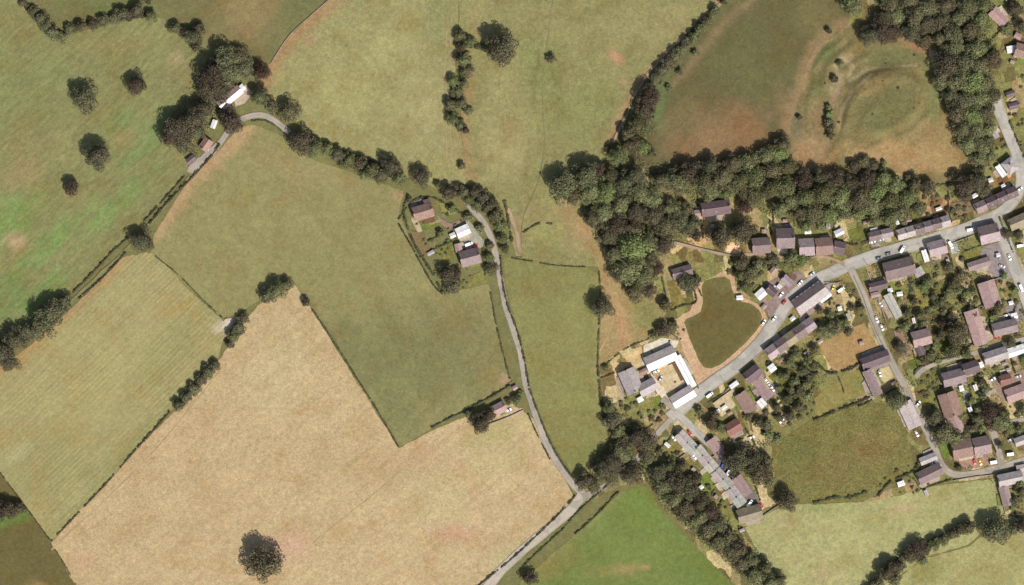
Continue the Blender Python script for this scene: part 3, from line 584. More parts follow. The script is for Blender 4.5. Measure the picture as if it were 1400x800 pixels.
# trodden lines across the fields
def worn(pts, w_, c, nm='trodden_path'):
    road(nm, pts, w_, road_mat('trodden_grass', T(*c), 0.02), 0.12); ROADS.pop()
worn([(428,742),(470,708),(520,668),(552,640)], 1.3, (184,162,122), 'tractor_line')
worn([(745,200),(742,120),(748,60),(756,-5)], 1.2, (138,134,92))
worn([(745,200),(735,250),(716,296),(712,335)], 1.4, (134,128,88))
worn([(70,752),(200,628),(300,508)], 1.2, (190,164,124), 'tractor_line')
worn([(612,20),(608,110),(612,240)], 1.2, (176,160,116))
worn([(618,20),(614,110),(618,240)], 1.2, (176,160,116))
worn([(820,480),(838,440),(836,400),(828,370)], 2.0, (184,158,118))

# ------------------------------------------------------------------ foliage meshes
def leaf_quads(C, Nrm, sz, rnd):
    n = len(C); Nrm = Nrm/(np.linalg.norm(Nrm, axis=1)[:, None]+1e-9)
    r = RNG.normal(size=(n, 3)); u = np.cross(Nrm, r); u /= np.linalg.norm(u, axis=1)[:, None]+1e-9
    v = np.cross(Nrm, u); s = sz[:, None]
    a = RNG.uniform(.55, 1, (n, 1)); b = RNG.uniform(.55, 1, (n, 1))
    V = np.stack([C-u*s*a-v*s*b*.5, C+u*s*b*.6-v*s*a, C+u*s*a+v*s*b*.6, C-u*s*b*.5+v*s*a], 1).reshape(-1, 3)
    F = np.arange(4*n).reshape(-1, 4)
    K = np.repeat(rnd, 4)[:, None]*np.ones((1, 3))
    return V, F, K
def crown_mesh(name, R, Hc, zb, nl, nq, leaf, mat, shape='round'):
    """foliage of a tree of radius R, crown height Hc, base at zb"""
    lobes = [(0, 0, zb+Hc*0.55, R*0.62, Hc*0.42)]
    for i in range(nl):
        a = i*2.39996+RNG.uniform(-.4, .4); f = math.sqrt((i+0.5)/nl)
        rr = R*0.76*f*RNG.uniform(.7, 1.18); lr = R*RNG.uniform(.24, .40)*(1.1-0.2*f)
        zz = zb+Hc*(0.32+0.5*(1-f**1.6))+RNG.uniform(-.08, .1)*Hc
        lobes.append((rr*math.cos(a), rr*math.sin(a), zz, lr, lr*RNG.uniform(.75, 1.0)))
    wts = np.array([l[3]**2 for l in lobes]); wts /= wts.sum()
    Cs, Ns, Rn = [], [], []
    for l, wt in zip(lobes, wts):
        k = max(20, int(nq*wt)); d = RNG.normal(size=(k, 3)); d[:, 2] = d[:, 2]*0.9+0.25
        d /= np.linalg.norm(d, axis=1)[:, None]
        rad = RNG.uniform(0.74, 1.04, (k, 1))
        c = np.array(l[:3])+d*rad*np.array([l[3], l[3], l[4]])
        Cs.append(c); Ns.append(d+RNG.normal(size=(k, 3))*0.45); Rn.append(np.clip(RNG.normal(0.5, 0.16, k)+RNG.uniform(-.22, .22), 0, 1))
    C = np.concatenate(Cs); Nn = np.concatenate(Ns); rn = np.concatenate(Rn)
    V, F, K = leaf_quads(C, Nn, RNG.uniform(.6, 1.3, len(C))*leaf, rn)
    return mesh_np(name, V, F, [mat], K)
def trunk_mesh(R, Ht):
    b = MB(); z = Ht*0.42; r = R*0.055+0.08
    b.tube((0, 0, -0.8), (0.1*R*.2, 0, z), r*1.3, r*0.75, 8)
    for i in range(6):
        a = i*1.05+0.3; e = (R*.55*math.cos(a), R*.55*math.sin(a), Ht*RNG.uniform(.6, .8))
        b.tube((0.02*R, 0, z*RNG.uniform(.75, 1)), e, r*.5, r*.16, 5)
    b.tube((0.02*R, 0, z), (0, 0, Ht*.85), r*.7, r*.15, 6)
    return b.mesh('trunk', [M_BARK])
# prototypes: unit sizes (R metres) chosen close to use
PROTO = {}
def make_protos():
    for kind, mat in (('dark', L_DARK), ('mid', L_MID), ('green', L_GREEN), ('copper', L_SHADED)):
        PROTO[kind] = {}
        for cls, R, nl, nq, leaf, nv in (('L', 9.5, 22, 4200, 0.42, 3 if kind in ('dark', 'mid') else 2), ('M', 6.0, 14, 2200, 0.36, 3 if kind in ('dark', 'mid') else 2), ('S', 3.4, 9, 900, 0.30, 2)):
            L = []
            for v in range(nv):
                Hc = R*1.15; zb = R*0.28
                L.append((crown_mesh('crown', R, Hc, zb, nl, nq, leaf, mat), trunk_mesh(R, R*1.45)))
            PROTO[kind][cls] = (R, L)
make_protos()
ORD = ['first','second','third','fourth','fifth','sixth','seventh','eighth','ninth','tenth','eleventh','twelfth','thirteenth','fourteenth','fifteenth','sixteenth','seventeenth','eighteenth','nineteenth','twentieth']
def ordn(i):
    if i < 20: return ORD[i]
    t = {2:'twenty',3:'thirty',4:'forty',5:'fifty',6:'sixty',7:'seventy'}; d = {2:'twentieth',3:'thirtieth',4:'fortieth',5:'fiftieth',6:'sixtieth',7:'seventieth'}
    n = i+1
    return d[n//10] if n % 10 == 0 else t[n//10]+'-'+ORD[n % 10-1]
TREES = []
def place_tree(x, y, r, kind, label, name='tree', cat='tree', group=None, lone=False):
    R = r*S*(0.95 if lone else 1.12)
    cls = 'L' if R > 7.2 else ('M' if R > 4.3 else 'S')
    R0, L = PROTO[kind][cls]; crown, trunk = random.choice(L)
    s = R/R0
    # photograph blobs include the shade on the north-west, so the crown stands a little to the south-east
    X, Y = PX(x, y); off = R*0.3 if lone else min(R*0.16, 1.6); X += off*0.57; Y -= off*0.82
    z = H(X, Y)
    root = empty(name, (X, Y, z), random.uniform(0, 6.28), (s*random.uniform(.9, 1.16), s*random.uniform(.9, 1.16), s*random.uniform(.9, 1.2)))
    link('trunk', trunk, root); link('crown', crown, root)
    tag(root, label, cat, group); TREES.append((X, Y, R)); return root
KADJ = {'dark': 'dark', 'mid': 'olive', 'green': 'green', 'copper': 'shade-browned'}  # copper trees carry reddish shade in their leaf colour
def zone(phrase, items, kinds='dm', axis='x', end=None, group=None):
    """items (x,y,r[,kind]); labels count from one end"""
    its = sorted(items, key=lambda t: t[0] if axis == 'x' else t[1])
    if end is None: end = 'west' if axis == 'x' else 'north'
    for i, it in enumerate(its):
        k = it[3] if len(it) > 3 else random.choices(['dark', 'mid', 'green', 'copper'], {'dm': [6,4,.6,.4], 'd': [9,1,0,1], 'm': [3,6,2.5,.3], 'g': [1,3,6,0]}[kinds])[0]
        sz = 'small' if it[2] < 8 else ('rounded' if it[2] < 14 else 'broad')
        if len(its) == 1: lb = f'{sz} {KADJ[k]} tree {phrase}'
        else: lb = f'{sz} {KADJ[k]} tree, {ordn(i)} from the {end} {phrase}'
        place_tree(it[0], it[1], it[2], k, lb, name='small_tree' if it[2] < 8 else ('lone_tree' if len(its) == 1 else 'garden_tree' if 'garden' in phrase else 'woodland_tree' if ('wood ' in phrase or 'wood,' in phrase or 'belt' in phrase or 'clump' in phrase) else 'hedgerow_tree'), lone=len(its) == 1, group=None if len(its) == 1 else 'trees '+phrase)
for it, ph in [((115,132,20,'dark'),'standing alone in parkland, furthest west of the upper pair'),((185,114,16,'dark'),'standing alone in parkland below the north hedge'),((133,210,23,'dark'),'standing alone in parkland, broadest of the four'),
   ((98,254,13,'copper'),'standing alone in parkland, smallest and lowest of four'),((192,326,20,'dark'),'straddling the double hedge where the fields meet'),((752,79,8,'mid'),'alone near the middle of the top meadow'),
   ((360,762,28,'copper'),'alone in the big tan field near the bottom'),((820,415,18,'dark'),'on the east edge of the lane-side field'),((681,62,28,'dark'),'beside the top of the north-south hedgerow'),((417,411,9,'dark'),'at the top corner of the tan field'),
   ((722,787,13,'dark'),'at the roadside bottom of the bright green field'),((1355,718,23,'dark'),'at the south-east corner of the long meadow'),((1073,679,18,'copper'),'between the rough ground and the long meadow'),((827,501,6,'dark'),'on the fence corner west of the farmhouse'),
   ((830,200,5,'dark'),'beside the field path above the wood'),((1222,543,17,'dark'),'south of the L-shaped slate house'),((955,560,8,'mid'),'on the grass island at the street junction')]:
    zone(ph, [it])
zone('in the clump hiding the hillside farm', [(308,80,18),(326,78,15),(292,100,20),(312,98,20),(335,92,15),(285,122,17),(300,118,16),(245,172,20),(264,162,18),(232,186,15),(250,190,17),(278,148,14),(268,178,13),(316,165,17,'copper'),(357,98,13,'copper'),(356,131,13),(370,144,10),(395,152,16)], 'd')
zone('beside the hedge end in the top pasture', [(240,38,9),(252,44,8),(265,50,13),(272,38,9),(268,62,9)], 'dm')
zone('in the hedgerow across the top left', [(30,3,6),(45,15,8),(55,24,10),(63,34,10),(71,44,10),(84,50,8),(95,40,8),(110,35,8),(126,33,8),(141,27,8),(156,24,8),(167,18,9),(187,14,11),(207,22,10),(178,22,7),(202,0,7)], 'dm')
zone('in the row between farm and hamlet', [(412,192,17,'copper'),(430,202,14),(447,203,10),(462,210,11),(478,218,11,'green'),(492,222,11,'mid'),(508,232,12,'green'),(522,238,11),(533,226,14,'dark'),(545,243,11,'mid'),(575,240,14,'dark'),(470,222,8,'green'),(498,238,8)], 'm')
zone('curving round the hamlet lane', [(613,262,11,'dark'),(633,262,9),(648,262,10),(660,268,11,'dark'),(668,280,12,'dark'),(676,293,12,'mid'),(683,308,10,'green'),(686,324,9),(640,272,8,'green'),(652,280,8,'green'),(690,340,7,'green'),(598,252,6),(625,255,6)], 'm')
zone('in the gardens of the lane-side hamlet', [(611,374,14,'dark'),(624,372,8,'copper'),(618,390,12,'dark'),(668,352,8),(670,366,9),(640,296,7,'mid'),(617,285,7,'green'),(602,318,6,'mid'),(656,312,7,'mid'),(560,272,5),(670,335,6)], 'm')
zone('in the north-south hedgerow', [(629,48,8),(642,57,9,'green'),(630,64,9),(633,82,10),(638,96,9),(619,110,8),(634,115,7),(626,125,8),(615,142,9),(630,140,9),(640,152,7),(618,163,9),(627,170,7),(636,178,6),(631,226,6)], 'm', axis='y')
zone('in the line by the left edge', [(-18,492,18),(2,478,19),(22,462,17),(12,492,14),(38,452,12),(60,438,18),(74,424,18),(88,412,12),(50,452,12),(-40,510,16)], 'd')
zone('in the three-tree clump above the tan field', [(365,403,12),(379,395,13),(392,388,9)], 'dm')
zone('in the hedge by the field gateway', [(333,434,8),(326,447,9),(319,460,9),(314,470,7)], 'dm', axis='y')
zone('in the hedge between the mown and tan fields', [(293,498,8),(284,508,9),(274,519,9),(264,531,9),(254,543,9),(244,553,8)], 'dm', axis='y')
zone('at the left-hand frame edge low down', [(12,694,14,'copper'),(26,693,9,'dark'),(-8,700,14)], 'dm')
zone('shading the cottage west of the lane', [(656,577,15,'dark'),(668,566,10,'dark'),(640,566,6,'mid'),(706,545,7,'dark'),(712,538,5),(695,548,5)], 'dm')
zone('in the diagonal belt beside the copper pasture', [(988,2,5),(977,14,7),(966,28,7),(956,38,8),(948,50,8),(938,56,7),(932,66,8),(922,74,8),(912,84,8),(904,95,9),(897,105,8),(888,116,6),(885,132,16,'copper'),(880,152,12),(870,168,14),(856,182,12),(880,178,9,'mid'),(862,198,14,'mid'),(845,212,13),(878,200,10,'green'),(890,208,7),(950,72,5),(929,98,5),(914,120,5),(910,95,6,'green')], 'm', axis='y')
zone('in the wood west of the large white-walled house', [(768,252,18,'dark'),(780,268,11),(800,238,18,'dark'),(818,232,12),(834,240,15),(806,260,17,'mid'),(826,262,17),(848,252,17),(866,240,16),(872,262,17,'mid'),(846,278,18),(822,290,17,'mid'),(808,300,13,'mid'),(866,288,17),(888,272,16),(892,294,17),(842,308,16,'copper'),(864,312,14),(830,322,13),(862,334,22,'green'),(838,346,15),(884,328,14),(888,352,13),(858,366,19,'mid'),(878,378,17,'mid'),(844,372,13),(866,396,13,'mid'),(884,396,11),(905,334,13,'copper'),(898,366,9,'copper'),(908,308,15,'mid'),(926,300,16),(942,306,13),(918,284,14),(935,286,12),(905,318,12,'mid'),(952,322,7)], 'dm')
zone('in the wood under the copper pasture', [(905,246,15),(924,248,17,'mid'),(940,234,16,'copper'),(958,246,17),(952,228,10),(970,226,14),(984,240,17,'mid'),(998,224,14,'mid'),(1006,248,17,'green'),(1022,222,15,'mid'),(1030,242,18,'green'),(1046,212,14),(1054,232,17,'mid'),(1064,208,14),(1074,226,14),(1050,256,17,'green'),(1070,254,16,'green'),(1030,264,14,'green'),(1078,274,13,'mid'),(1064,284,13),(1090,290,10),(925,228,8),(970,262,13,'mid'),(990,264,10,'green'),(1015,262,11)], 'm')
zone('in the belt south of the castle mound', [(1098,246,15,'copper'),(1100,268,16,'green'),(1118,242,14),(1122,262,18,'green'),(1140,246,15,'copper'),(1146,268,18,'mid'),(1108,290,15,'mid'),(1130,292,15,'green'),(1160,250,14),(1170,268,17,'mid'),(1182,246,15,'copper'),(1198,258,16,'green'),(1206,242,13),(1190,280,15,'mid'),(1214,272,16),(1222,252,14,'mid'),(1238,268,15),(1232,288,14),(1214,294,14,'green'),(1152,290,12,'mid'),(1170,292,10,'mid'),(1248,252,12,'mid'),(1252,284,12,'mid'),(1196,300,10),(1100,308,9,'green'),(1120,308,8),(1242,244,7)], 'm')
zone('on the bare slope above that belt', [(1166,226,9),(1180,220,9),(1194,226,8),(1206,232,7),(1208,222,4)], 'm')
zone('between castle mound and upper terrace', [(1268,256,11,'copper'),(1304,240,8),(1316,252,15,'copper'),(1332,246,14,'dark'),(1342,258,11,'mid'),(1318,268,11,'mid'),(1300,255,6,'mid')], 'dm')
zone('in front of the large white-walled house', [(982,321,17,'dark'),(1012,314,18,'dark'),(1016,280,11,'copper')], 'd')
zone('scattered over the castle earthworks', [(1132,146,5),(1133,156,7),(1132,166,7),(1134,175,7),(1135,184,6),(1140,108,6),(1147,87,6),(1092,160,4),(1132,42,5),(1068,197,13)], 'dm', axis='y')
zone('in the north-east wood, upper part', [(1161,5,15),(1152,-8,10),(1186,48,15,'dark'),(1202,44,15),(1204,26,14),(1218,44,14,'copper'),(1222,22,16,'mid'),(1242,44,14),(1246,22,16,'mid'),(1240,2,16,'mid'),(1262,34,15),(1264,10,17),(1284,28,16,'copper'),(1290,6,16,'mid'),(1306,24,16,'mid'),(1300,46,16),(1322,40,16),(1318,10,15),(1338,26,14,'mid'),(1280,52,12,'mid'),(1260,56,10,'mid'),(1340,4,14,'green'),(1215,5,14,'mid'),(1385,12,11),(1395,36,10),(1374,40,9,'mid')], 'dm')
zone('in the north-east wood, lower part', [(1300,66,15),(1290,88,18,'copper'),(1312,84,18),(1332,66,17,'mid'),(1334,90,17,'mid'),(1354,78,14,'mid'),(1286,110,14),(1304,110,17,'mid'),(1324,112,18),(1344,112,15,'mid'),(1298,130,14),(1318,134,16,'dark'),(1336,134,15,'mid'),(1354,130,12),(1306,152,17,'mid'),(1326,156,16,'green'),(1344,154,15,'mid'),(1312,174,15,'mid'),(1330,178,16),(1348,176,12,'mid'),(1322,196,14,'mid'),(1340,198,14,'mid'),(1352,192,8),(1334,216,12,'mid'),(1352,212,10,'mid'),(1340,232,7)], 'm', axis='y')
zone('in the clump where lane meets field', [(798,656,12,'dark'),(810,662,11,'green'),(823,641,13),(834,630,14),(834,648,14,'mid'),(850,618,14),(845,608,10),(868,596,17),(884,604,15),(866,644,14,'copper'),(856,652,9),(832,556,11),(836,574,12),(844,588,11),(885,624,11,'mid'),(900,616,7)], 'dm')
zone('in the belt behind the stepped terrace', [(898,644,14),(914,636,12),(906,662,15,'mid'),(924,656,16),(920,680,15,'mid'),(940,668,15),(936,694,16,'mid'),(954,686,14),(952,706,15,'mid'),(968,700,13,'copper'),(964,722,15,'mid'),(980,716,13),(980,738,15,'mid'),(994,732,12),(998,752,14),(1010,748,12,'copper'),(1012,768,14),(1026,764,12),(1030,784,15,'mid'),(1044,774,12),(1050,794,14),(1064,790,10,'mid'),(1066,812,14),(948,654,9),(932,636,8)], 'dm', axis='y')
zone('beside the rough ground behind the terrace', [(1003,628,18,'dark'),(1014,614,10,'copper'),(1028,628,13),(1036,644,17,'mid'),(1046,628,10),(1050,660,7,'mid')], 'dm')
zone('in the hedge between the two southern meadows', [(1198,796,11),(1208,780,12),(1216,772,12),(1228,772,9),(1240,758,11),(1252,748,13,'copper'),(1264,748,9),(1276,742,9),(1288,736,9),(1300,728,9),(1312,722,10),(1322,718,10),(1260,766,7,'mid'),(1190,812,11),(1222,790,9,'mid')], 'dm')
zone('by the bottom right corner gardens', [(1396,716,12,'copper'),(1384,722,8),(1384,692,6),(1394,670,8)], 'dm')
zone('in gardens left of the street bend', [(938,386,13,'dark'),(950,384,8),(908,416,9),(904,450,10,'copper'),(892,458,6),(920,444,7,'mid'),(1012,358,11,'copper'),(1024,372,12,'mid'),(1010,376,9,'green'),(1018,390,9,'green'),(1034,362,8),(1080,352,11,'mid'),(1094,356,9,'green'),(1056,354,8),(1062,362,6,'green'),(1108,302,6),(1104,352,5)], 'm')
zone('in gardens inside the street triangle', [(1070,512,8,'mid'),(1080,532,7,'green'),(1104,490,7,'green'),(1090,556,8,'mid'),(1078,566,8,'mid'),(1064,570,7),(1050,594,7,'mid'),(1104,540,7,'mid'),(1176,420,6,'mid'),(1158,452,7),(1120,424,6),(1088,482,8,'mid'),(1078,494,9,'mid'),(1062,484,6,'green'),(1098,506,8,'dark'),(1112,500,8),(1086,520,8,'mid'),(1092,534,9,'mid'),(1074,544,9),(1060,556,8),(1046,580,9),(1036,576,8,'dark'),(1022,568,7),(1106,514,7,'dark'),(1100,524,8),(1112,476,7),(1128,452,13,'mid'),(1142,446,11,'mid'),(1154,440,7),(1134,430,6,'green'),(1164,420,6),(1060,600,7),(970,578,10,'mid'),(984,584,9),(976,566,7),(1064,530,6,'green')], 'm')
zone('in gardens east of the side road', [(1275,404,7,'mid'),(1286,412,8,'green'),(1256,430,8,'mid'),(1284,458,8,'mid'),(1276,472,7,'green'),(1312,462,7,'mid'),(1236,446,7,'mid'),(1296,366,7,'mid'),(1308,396,7,'mid'),(1330,398,6,'mid'),(1262,492,7,'mid'),(1230,474,9,'dark'),(1262,392,8),(1268,384,8,'mid'),(1294,402,7,'mid'),(1304,386,9,'mid'),(1288,424,7,'dark'),(1300,436,9,'dark'),(1305,452,15,'mid'),(1300,478,12,'green'),(1320,482,8,'mid'),(1288,442,8,'copper'),(1248,410,6,'copper'),(1240,428,7),(1278,418,7,'mid'),(1262,440,7,'mid'),(1298,396,6,'green'),(1314,374,7,'mid'),(1320,402,7,'green'),(1316,412,6),(1275,568,12,'dark'),(1286,590,16,'mid'),(1300,596,12),(1266,474,6),(1272,484,8,'green'),(1282,492,6),(1326,422,6)], 'm')
zone('in the far right-hand gardens', [(1362,418,8,'mid'),(1330,430,7,'green'),(1380,468,8,'mid'),(1342,540,7,'mid'),(1326,546,6,'green'),(1392,586,7,'mid'),(1318,592,8,'mid'),(1366,608,6,'mid'),(1386,684,8,'mid'),(1374,566,7,'green'),(1352,562,13,'copper'),(1366,574,13,'mid'),(1358,580,10,'mid'),(1378,582,8,'green'),(1334,572,9),(1336,560,7),(1330,582,7),(1340,522,7),(1348,530,6),(1398,560,9,'green'),(1372,376,6),(1386,396,6),(1358,432,7),(1344,470,6),(1398,490,7),(1312,568,7,'green'),(1340,586,6),(1390,320,8,'mid'),(1375,320,7,'mid'),(1392,660,8,'mid'),(1310,638,5)], 'm')

# ------------------------------------------------------------------ hedges, undergrowth
def hedge(pts, wpx, hgt, label, name='hedge', dens=7.0, leaf=0.30, mat=None, cat='hedge', gap=0.0, kind=None, z0=0.0):
    L = smooth_line(pts, 1.0); T_ = np.gradient(L, axis=0); T_ /= np.linalg.norm(T_, axis=1)[:, None]+1e-9
    Nn = np.stack([-T_[:, 1], T_[:, 0]], 1); ln = len(L); hw = wpx*S/2
    n = int(ln*1.0*(2*hw+hgt*1.6)*dens)
    idx = RNG.uniform(0, ln-1.001, n); i0 = idx.astype(int); fr = (idx-i0)[:, None]
    base = L[i0]*(1-fr)+L[i0+1]*fr; nn = Nn[i0]
    ph = random.uniform(0, 9)
    wv = 0.78+0.22*np.sin(idx*0.55+ph)+0.22*np.sin(idx*1.31+2*ph)+0.1*np.sin(idx*2.9)
    if gap: 
        g = np.sin(idx*0.21+ph)+0.6*np.sin(idx*0.53+ph*2); keep = g > (-1.6+gap*1.6)
    else: keep = np.ones(n, bool)
    th = RNG.uniform(0.0, math.pi, n)
    cx = np.cos(th)*np.abs(np.cos(th))**-0.3; r = RNG.uniform(.8, 1.08, n)
    off = np.cos(th)*hw*wv*r; zz = np.sin(th)**0.55*hgt*wv*r
    X = base[:, 0]+nn[:, 0]*off+RNG.normal(0, .12, n); Y = base[:, 1]+nn[:, 1]*off+RNG.normal(0, .12, n)
    Z = h0(X, Y)+np.maximum(zz, 0.12)+z0
    nr = np.stack([nn[:, 0]*np.cos(th), nn[:, 1]*np.cos(th), np.sin(th)+0.1], 1)+RNG.normal(size=(n, 3))*0.4
    rn = np.clip(RNG.normal(.5, .18, n)+0.15*np.sin(idx*0.4+ph), 0, 1)
    C = np.stack([X, Y, Z], 1)[keep]; nr = nr[keep]; rn = rn[keep]
    V, F, K = leaf_quads(C, nr, RNG.uniform(.7, 1.4, len(C))*leaf, rn)
    c0 = C.mean(0); c0[2] = h0(c0[0], c0[1])
    V = V-c0
    o = link(name, mesh_np(name, V, F, [mat or L_HEDGE], K), loc=tuple(c0))
    if kind: tag(o, kind=kind, label=label, cat=cat)
    else: tag(o, label, cat, 'field and garden hedges')
    return o
